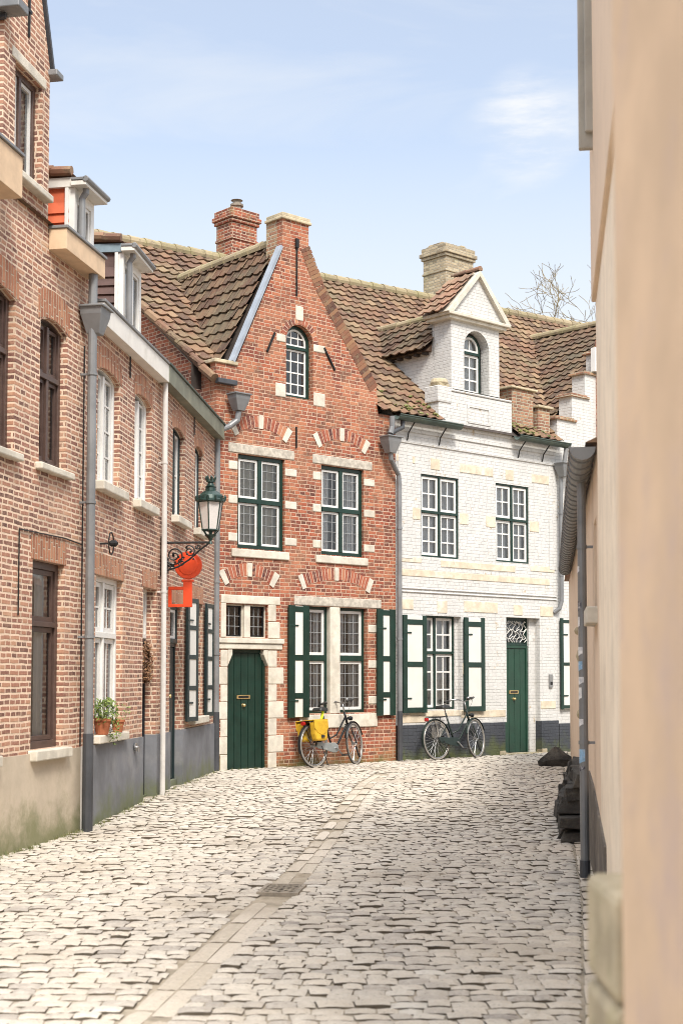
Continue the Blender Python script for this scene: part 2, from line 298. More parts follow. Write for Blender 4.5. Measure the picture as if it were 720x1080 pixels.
# ------------------------------------------------------------ mesh helpers
class MB:
    def __init__(s): s.v = []; s.f = []; s.m = []; s.r = []; s.cur = .5
    def add(s, vs, fs, m=0):
        o = len(s.v); s.v += [tuple(p) for p in vs]; s.r += [s.cur]*len(vs)
        for f in fs: s.f.append(tuple(i+o for i in f)); s.m.append(m)
        return s
    def box(s, x0, x1, y0, y1, z0, z1, m=0):
        return s.add([(x0,y0,z0),(x1,y0,z0),(x1,y1,z0),(x0,y1,z0),(x0,y0,z1),(x1,y0,z1),(x1,y1,z1),(x0,y1,z1)],
                     [(0,3,2,1),(4,5,6,7),(0,1,5,4),(1,2,6,5),(2,3,7,6),(3,0,4,7)], m)
    def prism(s, pts, y0, y1, m=0):
        """polygon in xz (counter-clockwise seen from the street, -y) extruded from y0 to y1"""
        k = len(pts)
        return s.add([(p[0], y0, p[1]) for p in pts]+[(p[0], y1, p[1]) for p in pts],
                     [tuple(range(k)), tuple(range(2*k-1, k-1, -1))]+[(i, i+k, (i+1) % k+k, (i+1) % k) for i in range(k)], m)
    def prism_dir(s, pts3, d, m=0):
        k = len(pts3); d = Vector(d)
        return s.add([tuple(p) for p in pts3]+[tuple(Vector(p)+d) for p in pts3],
                     [tuple(range(k)), tuple(range(2*k-1, k-1, -1))]+[(i, i+k, (i+1) % k+k, (i+1) % k) for i in range(k)], m)
    def tube(s, pts, r, seg=8, m=0, closed=False):
        pts = [Vector(p) for p in pts]; k = len(pts)
        rr = r if isinstance(r, (list, tuple)) else [r]*k
        vs = []; fs = []; up = None
        for i, p in enumerate(pts):
            a = pts[(i-1) % k] if (closed or i) else p
            b = pts[(i+1) % k] if (closed or i < k-1) else p
            t = (b-a).normalized()
            if up is None: up = Vector((0,0,1)) if abs(t.z) < .9 else Vector((1,0,0))
            x = t.cross(up); 
            if x.length < 1e-5: x = t.orthogonal()
            x.normalize(); y = x.cross(t).normalized(); up = y
            for j in range(seg):
                an = 2*math.pi*j/seg; vs.append(tuple(p+(x*math.cos(an)+y*math.sin(an))*rr[i]))
        n_ = k if closed else k-1
        for i in range(n_):
            for j in range(seg):
                a = i*seg+j; b = i*seg+(j+1) % seg; c = ((i+1) % k)*seg+(j+1) % seg; d = ((i+1) % k)*seg+j
                fs.append((a, d, c, b))
        if not closed: fs.append(tuple(range(seg))); fs.append(tuple(range(k*seg-1, (k-1)*seg-1, -1)))
        return s.add(vs, fs, m)
    def lathe(s, prof, c, seg=16, m=0, axis='z'):
        vs = []; fs = []
        for r, h in prof:
            for j in range(seg):
                a = 2*math.pi*j/seg; p = (r*math.cos(a), r*math.sin(a), h)
                if axis == 'y': p = (p[0], h, p[1])
                vs.append((c[0]+p[0], c[1]+p[1], c[2]+p[2]))
        for i in range(len(prof)-1):
            for j in range(seg):
                q = (i*seg+j, i*seg+(j+1) % seg, (i+1)*seg+(j+1) % seg, (i+1)*seg+j)
                fs.append(q if axis == 'z' else q[::-1])
        return s.add(vs, fs, m)
    def xf(s, fn, start=0):
        s.v[start:] = [tuple(fn(Vector(p))) for p in s.v[start:]]; return s
    def build(s, name, mats, parent=None, off=(0, 0, 0), bevel=0, smooth=False, uvoff=(0, 0)):
        me = bpy.data.meshes.new(name)
        V = np.array(s.v, dtype=np.float64)-np.array(off)
        me.from_pydata(V.tolist(), [], s.f)
        if not isinstance(mats, (list, tuple)): mats = [mats]
        for x in mats: me.materials.append(M[x] if isinstance(x, str) else x)
        if len(mats) > 1: me.polygons.foreach_set('material_index', s.m)
        if smooth: me.polygons.foreach_set('use_smooth', [True]*len(me.polygons))
        at = me.attributes.new('rnd', 'FLOAT', 'POINT'); at.data.foreach_set('value', s.r)
        me.update()
        # box projection in metres, continuous round corners
        nl = len(me.loops); uv = np.zeros((nl, 2)); li = np.zeros(nl, dtype=np.int32); me.loops.foreach_get('vertex_index', li)
        P = np.array(s.v); npoly = len(me.polygons); nr = np.zeros(npoly*3); me.polygons.foreach_get('normal', nr); nr = nr.reshape(-1, 3)
        tot = np.zeros(npoly, dtype=np.int32); me.polygons.foreach_get('loop_total', tot)
        N = np.repeat(np.abs(nr), tot, axis=0); Q = P[li]
        az = (N[:, 2] > N[:, 0]) & (N[:, 2] > N[:, 1]); ax = (N[:, 0] >= N[:, 1]) & ~az
        uv[:, 0] = Q[:, 0]; uv[:, 1] = Q[:, 2]
        uv[ax, 0] = Q[ax, 1]+Q[ax, 0]; uv[az, 1] = Q[az, 1]
        uv += np.array(uvoff)
        l = me.uv_layers.new(name='UVMap'); l.data.foreach_set('uv', uv.ravel())
        o = bpy.data.objects.new(name, me); COL.objects.link(o)
        if parent: o.parent = parent
        if bevel:
            b = o.modifiers.new('bevel', 'BEVEL'); b.width = bevel; b.segments = 2; b.limit_method = 'ANGLE'; b.angle_limit = R(40)
        return o

def tag(o, label=None, cat=None, group=None, kind=None):
    if label: o['label'] = label
    if cat: o['category'] = cat
    if group: o['group'] = group
    if kind: o['kind'] = kind
    return o

class Frame:
    """street front: x along it, y into the building, z up"""
    def __init__(s, o, slope, ang=None):
        s.o = Vector((o[0], o[1], 0)); s.a = ang if ang is not None else math.atan2(1, slope)
        s.u = Vector((math.cos(s.a), math.sin(s.a), 0)); s.i = Vector((-s.u.y, s.u.x, 0))
    def w(s, x, y=0, z=0): return s.o+s.u*x+s.i*y+Vector((0, 0, z))
class House:
    def __init__(s, name, frame, x0, label, cat='house', z=0):
        s.f = frame; s.x0 = x0; s.e = bpy.data.objects.new(name, None); COL.objects.link(s.e)
        s.e.location = frame.w(x0, 0, z); s.e.rotation_euler = (0, 0, frame.a); s.z = z
        tag(s.e, label, cat)
    def put(s, mb, name, mats, parent=None, **k):
        return mb.build(name, mats, parent or s.e, off=(s.x0, 0, s.z), **k)
def thing(name, loc, rz, label, cat, group=None, rot=None):
    e = bpy.data.objects.new(name, None); COL.objects.link(e); e.location = loc; e.rotation_euler = rot or (0, 0, rz)
    return tag(e, label, cat, group)

def rect(x0, x1, z0, z1): return [(x0, z0), (x1, z0), (x1, z1), (x0, z1)]
def archloop(x0, x1, z0, zs, rise, n=10):
    """rectangle with a curved head: zs springing height, rise above it"""
    cx = (x0+x1)/2; a = (x1-x0)/2; p = [(x0, z0), (x1, z0)]
    for i in range(n+1):
        t = math.pi*i/n
        if rise >= a*.9: p.append((cx+a*math.cos(t), zs+rise*math.sin(t)))
        else:
            x = cx+a*(1-2*i/n); rad = (a*a+rise*rise)/(2*rise); p.append((x, zs+math.sqrt(max(rad*rad-(x-cx)**2, 0))-(rad-rise)))
    return p

def inside(p, poly):
    c = False; j = len(poly)-1
    for i in range(len(poly)):
        a, b = poly[i], poly[j]
        if (a[1] > p[1]) != (b[1] > p[1]) and p[0] < (b[0]-a[0])*(p[1]-a[1])/(b[1]-a[1])+a[0]: c = not c
        j = i
    return c
def wall(mb, outline, holes, y0=0., thick=.3, m=0):
    """wall with openings: front and back sheets, outer rim and reveals"""
    vs = []; es = []
    for lp in [outline]+holes:
        o = len(vs); vs += [Vector(p) for p in lp]; es += [(o+i, o+(i+1) % len(lp)) for i in range(len(lp))]
    V, E_, F_, _, _, _ = delaunay_2d_cdt(vs, es, [], 0, 1e-5)
    keep = []
    for f in F_:
        c = (sum(V[i][0] for i in f)/len(f), sum(V[i][1] for i in f)/len(f))
        if inside(c, outline) and not any(inside(c, h) for h in holes): keep.append(f)
    def orient(f):
        a = sum(V[f[i]][0]*V[f[(i+1) % len(f)]][1]-V[f[(i+1) % len(f)]][0]*V[f[i]][1] for i in range(len(f)))
        return f if a > 0 else f[::-1]
    keep = [orient(f) for f in keep]; k = len(V)
    mb.add([(v[0], y0, v[1]) for v in V]+[(v[0], y0+thick, v[1]) for v in V], keep+[tuple(i+k for i in f[::-1]) for f in keep], m)
    for j, lp in enumerate([outline]+holes):
        q = len(lp); f = [(i, i+q, (i+1) % q+q, (i+1) % q) for i in range(q)]
        if j: f = [t[::-1] for t in f]
        mb.add([(p[0], y0, p[1]) for p in lp]+[(p[0], y0+thick, p[1]) for p in lp], f, m)
    return mb

def ring(mb, outer, inner, y0, y1, m=0):
    k = len(outer)
    vs = [(p[0], y0, p[1]) for p in outer]+[(p[0], y0, p[1]) for p in inner]+[(p[0], y1, p[1]) for p in outer]+[(p[0], y1, p[1]) for p in inner]
    fs = []
    for i in range(k):
        j = (i+1) % k
        fs += [(i, j, k+j, k+i), (2*k+i, 3*k+i, 3*k+j, 2*k+j), (k+i, k+j, 3*k+j, 3*k+i), (i, 2*k+i, 2*k+j, j)]
    mb.add(vs, fs, m)

def window(h, x0, x1, z0, z1, y=.065, fc='green', sc_='white', cols=(.5,), trans=None, nx=2, nt_=2, nb=3, arch=0., fw=.055, sw=.035,
           mw=.05, lead=False, curtain='curtain', cover=1., sill=None, bar=.02, sillm='stone', label=None):
    """frame mesh with sub-parts sash, glass, curtain and sill"""
    mb = MB()
    L = (lambda i: archloop(x0+i, x1-i, z0+i, z1-arch, arch-i*(1 if arch > .2 else .2))) if arch else (lambda i: rect(x0+i, x1-i, z0+i, z1-i))
    ring(mb, L(0), L(fw), y, y+.07)
    xs = [x0+fw]+[x0+(x1-x0)*c for c in cols]+[x1-fw]; zt = trans
    zr = [z0+fw]+([zt] if zt else [])+[z1-fw]
    for c in xs[1:-1]: mb.box(c-mw/2, c+mw/2, y-.006, y+.066, z0+fw, (z1-fw) if not arch or arch < .2 else (zt or z1-arch))
    if zt: mb.box(x0+fw, x1-fw, y-.012, y+.06, zt-mw/2, zt+mw/2)
    fr = h.put(mb, 'window', fc, bevel=.004)
    if label: fr['label'] = label
    sb = MB(); lb = MB()
    for i in range(len(xs)-1):
        for j in range(len(zr)-1):
            a = xs[i]+(mw/2 if i else 0); b = xs[i+1]-(mw/2 if i < len(xs)-2 else 0)
            c = zr[j]+(mw/2 if j else 0); d = zr[j+1]-(mw/2 if j < len(zr)-2 else 0)
            a += .004; b -= .004; c += .004; d -= .004
            top = j == len(zr)-2
            if arch > .2 and top:
                lo = archloop(a, b, c, z1-arch, arch-fw); li = archloop(a+sw, b-sw, c+sw, z1-arch, arch-fw-sw)
                ring(sb, lo, li, y+.02, y+.055)
            else:
                ring(sb, rect(a, b, c, d), rect(a+sw, b-sw, c+sw, d-sw), y+.02, y+.055)
            nz_ = nt_ if top and zt else nb
            tgt = lb if lead else sb
            bw = .009 if lead else bar
            for q in range(1, nx):
                x = a+(b-a)*q/nx; zz = d
                if arch > .2 and top: zz = z1-fw-.02
                tgt.box(x-bw/2, x+bw/2, y+.032, y+.05, c+sw, zz-sw)
            for q in range(1, nz_):
                z = c+(d-c)*q/nz_; ins = 0
                if arch > .2 and z > z1-arch: ins = (b-a)/2*(1-math.sqrt(max(0, 1-((z-z1+arch)/(arch-fw))**2)))
                tgt.box(a+sw+ins, b-sw-ins, y+.03, y+.052, z-bw/2, z+bw/2)
    h.put(sb, 'sash', sc_, parent=fr)
    if lead and lb.v: h.put(lb, 'leading', 'lead_came', parent=fr)
    g = MB(); lp = L(fw*.9); k = len(lp); g.add([(p[0], y+.041, p[1]) for p in lp], [tuple(range(k))])
    h.put(g, 'glass', 'glass', parent=fr)
    if curtain:
        cb = MB(); spans = [(x0, x1)] if cover >= 1 else [(x0, x0+(x1-x0)*cover/2), (x1-(x1-x0)*cover/2, x1)]
        for a, b in spans:
            n_ = max(6, int((b-a)/.02)); vs = []
            for i in range(n_+1):
                x = a+(b-a)*i/n_; yy = y+.115+.022*math.sin(i*1.25+x0*9)+.01*math.sin(i*.6)
                vs += [(x, yy, z0-.03), (x+.01*math.sin(i), yy, z1+.02)]
            cb.add(vs, [(2*i, 2*i+2, 2*i+3, 2*i+1) for i in range(n_)])
        h.put(cb, 'curtain', curtain, parent=fr, smooth=True)
    if sill:
        s_ = MB(); so_, sh, ov = sill; s_.box(x0-ov, x1+ov, -so_, y+.0, z0-sh, z0-.003)
        h.put(s_, 'sill', sillm, parent=fr, bevel=.012)
    return fr

def shutter(h, x0, x1, z0, z1, rails, ang=0., hinge='l', y=-.06, st=.1, fm='green', label=None, rh=.06):
    mb = MB(); t = .035
    mb.box(x0, x0+st, y, y+t, z0, z1, 0); mb.box(x1-st, x1, y, y+t, z0, z1, 0)
    for a in rails: mb.box(x0+st, x1-st, y+.001, y+t-.001, a-rh/2, a+rh/2, 0)
    zs = sorted([z0]+[r for r in rails]+[z1])
    mb.box(x0+st-.001, x1-st+.001, y+.01, y+t-.008, z0+.01, z1-.01, 1)
    for f in (.15, .82):
        zz = z0+(z1-z0)*f; hx = x0 if hinge == 'l' else x1
        mb.box(min(hx, hx+(.2 if hinge == 'l' else -.2)), max(hx, hx+(.2 if hinge == 'l' else -.2)), y-.006, y, zz-.012, zz+.012, 0)
    if ang:
        hx = x0 if hinge == 'l' else x1
        rot = Matrix.Rotation(R(-ang if hinge == 'l' else ang), 3, 'Z'); piv = Vector((hx, y+t, 0))
        mb.xf(lambda p: rot @ (p-piv)+piv)
    o = h.put(mb, 'shutter', [fm, 'cream_panel'], bevel=.003)
    if label: o['label'] = label
    return o

def roof_tiles(mb, O, U, V, nu, nv, keep=None, tw=.215, tl=.23, jit=.006, amp=.019):
    """pantiles: S profile across, lapped upslope. O corner, U unit along eave, V unit upslope"""
    O, U, V = Vector(O), Vector(U).normalized(), Vector(V).normalized(); N = U.cross(V).normalized()
    prof = [(-.02, .2), (.12, -.35), (.3, -.8), (.5, -.55), (.68, .35), (.84, 1.), (1.0, .45)]
    for j in range(nv):
        for i in range(nu):
            if keep and not keep((i+.5)*tw, (j+.5)*tl): continue
            mb.cur = random.random()
            lift = .045+random.uniform(-jit, jit); slip = random.uniform(-.012, .012); tw_ = random.uniform(-.005, .005)
            vs = []
            for a, hgt in prof:
                for b, up in ((0, lift), (1.12, .012)):
                    p = O+U*((i+a)*tw)+V*(j*tl+b*tl+slip)+N*(hgt*amp+up+tw_*(a-.5)*2+.012)
                    vs.append(p)
            k = len(prof)
            fs = [(2*q, 2*q+2, 2*q+3, 2*q+1) for q in range(k-1)]
            low = [vs[2*q]-N*.022 for q in range(k)]
            fs += [(2*k+q, 2*k+q+1, 2*q+2, 2*q) for q in range(k-1)]
            mb.add([tuple(p) for p in vs+low], fs)
    mb.cur = .5
def ridge_caps(mb, A, B, r=.1, n=None, step=.33):
    A, B = Vector(A), Vector(B); D = B-A; L = D.length; D.normalize(); n = max(1, int(L/step))
    X = D.cross(Vector((0, 0, 1))).normalized(); Z = X.cross(D)
    for i in range(n):
        mb.cur = random.random(); vs = []; k = 8
        for e, rr in ((i*L/n-.01, r*1.12), ((i+1)*L/n+.01, r*.96)):
            for j in range(k+1):
                a = math.pi*(j/k*1.3-.15)
                vs.append(tuple(A+D*e+X*rr*math.cos(a)+Z*(rr*math.sin(a)+random.uniform(-.004, .004))))
        mb.add(vs, [(j, j+1, k+2+j, k+1+j) for j in range(k)]+[tuple(range(k, -1, -1))])
    mb.cur = .5

def voussoirs(mb, cx, zc, w, h, rise, n, stones=(0,), y=-.004, depth=.02, sm=1):
    """relieving arch of bricks on edge in mortar, with wide stone blocks at the ends and the crown"""
    a = w/2; rad = (a*a+rise*rise)/(2*rise); ce = zc+rise-rad; t0 = math.asin(min(1, a/rad))
    def pr(t1, t2, e, yy, m):
        k = max(1, int((t2-t1)/.12)); o = [(cx+(rad-e)*math.sin(t1+(t2-t1)*i/k), ce+(rad-e)*math.cos(t1+(t2-t1)*i/k)) for i in range(k+1)]
        p = o+[(cx+(rad+h+e)*math.sin(t1+(t2-t1)*i/k), ce+(rad+h+e)*math.cos(t1+(t2-t1)*i/k)) for i in range(k, -1, -1)]
        mb.prism(p, yy, depth, m)
    pr(-t0, t0, -.006, y+.003, 2)
    sw = .09/rad if stones else 0; spans = [(-t0+sw, -sw*.55), (sw*.55, t0-sw)] if stones else [(-t0, t0)]
    if stones:
        mb.cur = .5; pr(-t0, -t0+sw, .02, y-.008, sm); pr(t0-sw, t0, .02, y-.008, sm); pr(-sw*.42, sw*.42, .008, y-.008, sm)
    for p0, p1 in spans:
        k = max(2, int((p1-p0)*rad/.062)); g = .006/rad
        for i in range(k): mb.cur = random.random(); pr(p0+(p1-p0)*i/k+g, p0+(p1-p0)*(i+1)/k-g, random.uniform(-.012, 0), y, 0)

n = NT('vous_brick'); at = n.n('ShaderNodeAttribute', attribute_name='rnd').outputs['Fac']
c = n.ramp(at, BR_RED); c = n.mix(n.step(n.noise(30, 4, .7), .4, .8), c, (.42, .2, .12)); M['vb'] = n.fin(c, .88, n.bump(n.noise(40, 4), .5, .006))

n = NT('vous_brick_old'); at = n.n('ShaderNodeAttribute', attribute_name='rnd').outputs['Fac']
c = n.ramp(at, [(0, (.08, .04, .03)), (.5, (.2, .085, .05)), (1, (.27, .15, .08))]); c = n.mix(n.step(n.noise(8, 6, .7), .45, .75), c, (.2, .15, .09)); M['vb_old'] = n.fin(c, .9, n.bump(n.noise(40, 4), .5, .006))

def downpipe(h, x, z0, z1, r=.045, m='zinc', low=None, lowm='zinc_dark', y=None, top=None, clips=()):
    y = -(r+.035) if y is None else y
    mb = MB(); pts = [(x, y, z0 if not low else low), (x, y, z1)]+(top or [])
    mb.tube(pts, r, 12, 0)
    if low: mb.tube([(x, y, z0), (x, y, low+.04)], r*1.18, 12, 1)
    for z in clips: mb.tube([(x, y, z-.014), (x, y, z+.014)], r*1.2, 12, 0); mb.box(x-.01, x+.01, y+r, .01, z-.01, z+.01, 0)
    return h.put(mb, 'downpipe', [m, lowm], smooth=False)
def hopper(h, x, z, w=.3, hh=.26, y=-.16, m='zinc', b=.5):
    mb = MB(); a, c = w/2, w*b/2; d = .11
    v = [(x-c, y-d*.6, z-hh), (x+c, y-d*.6, z-hh), (x+c, y+d*.6, z-hh), (x-c, y+d*.6, z-hh)]
    v += [(x-a, y-d, z-hh*.3), (x+a, y-d, z-hh*.3), (x+a, y+d, z-hh*.3), (x-a, y+d, z-hh*.3)]
    v += [(x-a-.01, y-d-.01, z), (x+a+.01, y-d-.01, z), (x+a+.01, y+d, z), (x-a-.01, y+d, z)]
    f = [(0, 3, 2, 1)]
    for k in (0, 4): f += [(k, k+1, k+5, k+4), (k+1, k+2, k+6, k+5), (k+2, k+3, k+7, k+6), (k+3, k, k+4, k+7)]
    mb.add(v, f); mb.box(x-a-.03, x+a+.03, y-d-.03, y+d, z-.012, z+.01)
    return h.put(mb, 'rain_hopper', m, bevel=.006)

def boxgutter(h, name, x0, x1, y0, z0, z1, m, lip='zinc', parent=None):
    mb = MB(); mb.box(x0, x1, y0, -.003, z0, z1, 0); mb.box(x0-.015, x1+.015, y0-.02, -.003, z1+.002, z1+.03, 1)
    return h.put(mb, name, [m, lip], bevel=.004)

def body(h, x0, x1, depth, eave, ridge, m, pitch_depth=None, gables=True, back=True):
    """side and back walls closing the house behind its front"""
    mb = MB(); d = depth; y = .3; mid = d/2 if pitch_depth is None else pitch_depth
    for x, s in ((x0, 1), (x1, -1)):
        p = [(x, y, 0), (x, d, 0), (x, d, eave), (x, mid, ridge), (x, .02, eave)] if gables else [(x, y, 0), (x, d, 0), (x, d, eave), (x, y, eave)]
        mb.prism_dir(p, (s*.2, 0, 0))
    mb.box(x0+.2, x1-.2, d-.2, d, 0, eave)
    return h.put(mb, 'side_walls', m)

# ------------------------------------------------------------ street plan
F1 = Frame((-2.96, 12.44), .187)
F2 = Frame((-2.5755, 14.4961), .103)
F3 = Frame((-2.2314, 17.8370), .077)
FB = Frame((-1.9277, 21.7814), 1.093)
FR = Frame((3.68, 22.9), 0, ang=math.atan2(-.98956, -.14415))
def gz(y):
    t = min(1, max(0, (y-12.5)/6.5)); return .12*t*t*(3-2*t)

# ------------------------------------------------------------ ground and road
gm = MB()
ys = [-60, 0]+[i*.5 for i in range(20, 42)]+[60, 400, 2500]
for a, b in zip(ys[:-1], ys[1:]):
    gm.add([(-2000, a, gz(a)-.045), (2000, a, gz(a)-.045), (2000, b, gz(b)-.045), (-2000, b, gz(b)-.045)], [(0, 1, 2, 3)])
tag(gm.build('ground', 'joint'), kind='structure')
rm = MB()
for a, b in zip(ys[:-3], ys[1:-2]):
    rm.add([(-4.5, a, gz(a)-.005), (9.5, a, gz(a)-.005), (9.5, b, gz(b)-.005), (-4.5, b, gz(b)-.005)], [(0, 1, 2, 3)])

CH = [(-1.75, 2.), (-.90, 6.4), (-.60, 9.1), (-.42, 10.5), (-.18, 13.3), (.05, 16), (.36, 19.4), (.62, 21.2)]
def chx(y):
    for (x0, y0), (x1, y1) in zip(CH[:-1], CH[1:]):
        if y0 <= y <= y1: return x0+(x1-x0)*(y-y0)/(y1-y0)
    return None
def wx_left(y):
    if y < 14.4961: return -2.5755+.187*(y-14.4961)
    if y < 17.837: return -2.5755+.103*(y-14.4961)
    if y < 21.78: return -2.2314+.077*(y-17.837)
    return -1.9277+1.093*(y-21.7814)
def wx_right(y): return min(3.68+.1457*(y-22.9), 9)
def edge_r(y): return wx_right(y)-.14-.02*max(0, 10-y) if y < 22.9 else 8.5
def sett(mb, cx, cy, lx, ly, ang=0, z=0., dome=.007, hgt=.05, tilt=.014, n=4, clean=1.):
    ca, sa = math.cos(ang), math.sin(ang); ta, tb = random.gauss(0, tilt), random.gauss(-tilt*.8, tilt*1.3)
    mb.cur = min(1, max(0, random.gauss(.55, .2))); vs = []
    j = [random.uniform(-.013, .013)*clean for _ in range(8)]
    for q in range(n+1):
        for p in range(n+1):
            s, t = p/n*2-1, q/n*2-1
            # rounded-corner square
            ex = s*lx/2*(1-.03*t*t)+j[0]*.6*t+j[1]*.4*(s > 0); ey = t*ly/2*(1-.025*s*s)+j[2]*.5*s+j[3]*.5*(t > 0)
            edge = max(abs(s), abs(t)); zz = z+dome*(1-.5*(s*s+t*t))-(0 if edge < 1 else .005)+ta*ex+tb*ey+random.uniform(-.0018, .0018)
            vs.append((cx+ex*ca-ey*sa, cy+ex*sa+ey*ca, zz))
    k = n+1; fs = [(q*k+p, q*k+p+1, (q+1)*k+p+1, (q+1)*k+p) for q in range(n) for p in range(n)]
    rim = [p for p in range(k)]+[q*k+n for q in range(1, k)]+[n*k+p for p in range(n-1, -1, -1)]+[q*k for q in range(n-1, 0, -1)]
    o = len(vs); vs += [(vs[r][0], vs[r][1], z-hgt) for r in rim]; L = len(rim)
    fs += [(rim[i], o+i, o+(i+1) % L, rim[(i+1) % L]) for i in range(L)]
    mb.add(vs, fs[:n*n], 0); o2 = len(mb.v)-len(vs); mb.f += [tuple(i+o2 for i in f) for f in fs[n*n:]]; mb.m += [1]*L
sm = MB(); y = 2.2; row = 0
while y < 31:
    dy = random.uniform(.105, .14); x = wx_left(y)-.1+random.uniform(0, .15); xe = wx_right(y) if y > 22.9 else edge_r(y)+.005
    while x < xe:
        lx = random.uniform(.09, .18); cx = x+lx/2; ch = chx(y)
        bend = .035*math.sin(cx*1.1+y*.35)+.02*math.sin(cx*2.3-y)
        if ch is not None and x < ch+.11 and x+lx > ch-.13:      # cut the last sett to the channel, start again beyond it
            lx = ch-.113-x
            if lx < .05 or x > ch-.12: x = ch+.116; continue
            cx = x+lx/2
        if x+lx > xe-.06: lx = max(xe-x, .06); cx = x+lx/2
        cy = y+dy/2+bend+random.uniform(-.012, .012)
        sett(sm, cx, cy, lx-.005, dy-.007, random.gauss(0, .03), gz(cy)+max(.001, random.gauss(.004, .0047)), n=4 if y < 14 else 3)
        x += lx
    y += dy; row += 1
o = sm.build('road', ['sett', 'sett_side'], smooth=False); tag(o, kind='structure')
road_bed = rm.build('road_bed', 'joint'); tag(road_bed, kind='structure')
# drainage channel: two rows of long smooth slabs
cm = MB()
for side in (-1, 1):
    y = 2.4
    while y < 20.8:
        l = random.uniform(.4, .85); yc = y+l/2; x = chx(yc)
        if x is None: break
        an = math.atan2(chx(min(yc+.2, 21.1))-chx(yc-.2), .4)
        if not (side == -1 and 0): 
            if abs(yc-10.42) > .23+l/2:
                sett(cm, x+side*.056, yc, .104, l-.018, -an, gz(yc)+.001, dome=.004, tilt=.006, clean=.35)
        y += l
tag(cm.build('drainage_channel', ['slab', 'sett_side']), kind='structure')
# kerb line of long stones along the right houses
km = MB(); y = 3
while y < 22.4:
    l = random.uniform(.18, .4); yc = y+l/2
    sett(km, edge_r(yc)+.075, yc, .12, l-.015, -.147, gz(yc)+.012, dome=.006)
    q = 1
    while edge_r(yc)+.075+.15*q < wx_right(yc)+.08: sett(km, edge_r(yc)+.075+.145*q, yc+.05*q, .135, l-.012, -.147, gz(yc)+.006, dome=.008); q += 1
    y += l
tag(km.build('kerb', ['slab', 'sett_side']), kind='structure')
# drain grate
gt = thing('drain_grate', (chx(10.42), 10.42, gz(10.42)+.012), -.12, 'rusty iron drain grate set in the stone gutter line of the cobbled street', 'drain grate')
g = MB(); g.box(-.15, -.12, -.22, .22, -.02, .012); g.box(.12, .15, -.22, .22, -.02, .012); g.box(-.12, .12, -.22, -.19, -.02, .012); g.box(-.12, .12, .19, .22, -.02, .012)
g.build('frame', 'cast_iron', gt)
g = MB()
for q in range(-3, 4):
    for sg in (-1, 1):
        p0 = Vector((-.12, q*.085-.12*sg, .004)); p1 = Vector((.12, q*.085+.12*sg, .004)); t0_, t1_ = 0, 1
        lo, hi = -.19, .19
        def cl(p): return Vector((p.x, p.y, 0))
        ys_ = sorted([(p0.y, p0), (p1.y, p1)], key=lambda t: t[0]); A_, B2 = ys_[0][1], ys_[1][1]
        if B2.y <= lo or A_.y >= hi: continue
        if A_.y < lo: A_ = A_+(B2-A_)*((lo-A_.y)/(B2.y-A_.y))
        if B2.y > hi: B2 = A_+(B2-A_)*((hi-A_.y)/(B2.y-A_.y))
        g.tube([A_, B2], .0055, 4)
g.build('bars', 'cast_iron', gt)
g = MB(); g.box(-.14, .14, -.21, .21, -.04, -.008); g.build('pit', 'iron', gt)

# ------------------------------------------------------------ H1: tall brown brick house, left
h = House('brick_house', F1, -5, 'tall brown brick house nearest on the left with pale wooden gutter boxes')
def pieces(h, name, m, lst, bev=.012):
    for b in lst:
        mb = MB(); mb.box(*b); h.put(mb, name, m, bevel=bev)
def seg(x0, x1, z0, z1, r=.07): return archloop(x0, x1, z0, z1-r, r, 8)
H1holes = [seg(-.75, .18, 3.55, 5.0), seg(.75, 1.42, 3.55, 4.97), rect(.64, 1.42, .88, 2.64), rect(.1, .72, 6.1, 7.12),
           seg(-2.6, -1.7, 3.55, 5.0), rect(-1.1, -.2, .88, 2.64), rect(-2.9, -2.1, .88, 2.64)]
out1 = [(-5, .85), (2.15, .85), (2.15, 5.85), (.9, 5.85), (.9, 7.38), (.38, 8.75), (-.15, 7.38), (-.15, 5.85), (-5, 5.85)]
mb = MB(); wall(mb, out1, H1holes); h.put(mb, 'front_wall', 'brick_tall')
mb = MB(); mb.box(-5, 2.15, -.02, .3, -.1, .85); h.put(mb, 'plinth', 'render_beige')
window(h, -.75, .18, 3.55, 5.0, arch=.07, fc='brown_frame', sc_='brown_frame', trans=4.45, nx=1, nt_=1, nb=1, sill=(.07, .07, .08))
window(h, .75, 1.42, 3.55, 4.97, arch=.07, fc='brown_frame', sc_='brown_frame', trans=4.42, nx=1, nt_=1, nb=1, sill=(.07, .07, .08), fw=.06)
window(h, .64, 1.42, .88, 2.64, fc='brown_frame', sc_='brown_frame', cols=(), trans=2.05, nx=1, nt_=1, nb=1, fw=.07, sw=.045, cover=.86, sill=(.09, .1, .05), sillm='stone')
window(h, .1, .72, 6.1, 7.12, y=.07, fc='brown_frame', sc_='white', cols=(.42,), nx=1, nb=1, sill=(.09, .07, .1), sillm='stone')
for a in ((-2.6, -1.7, 3.55, 5.0),): window(h, *a, arch=.07, fc='brown_frame', sc_='brown_frame', trans=4.45, nx=1, nt_=1, nb=1, sill=(.07, .07, .08))
for a in ((-1.1, -.2), (-2.9, -2.1)): window(h, a[0], a[1], .88, 2.64, fc='brown_frame', sc_='brown_frame', cols=(), trans=2.05, nx=1, nt_=1, nb=1, sill=(.09, .1, .05))
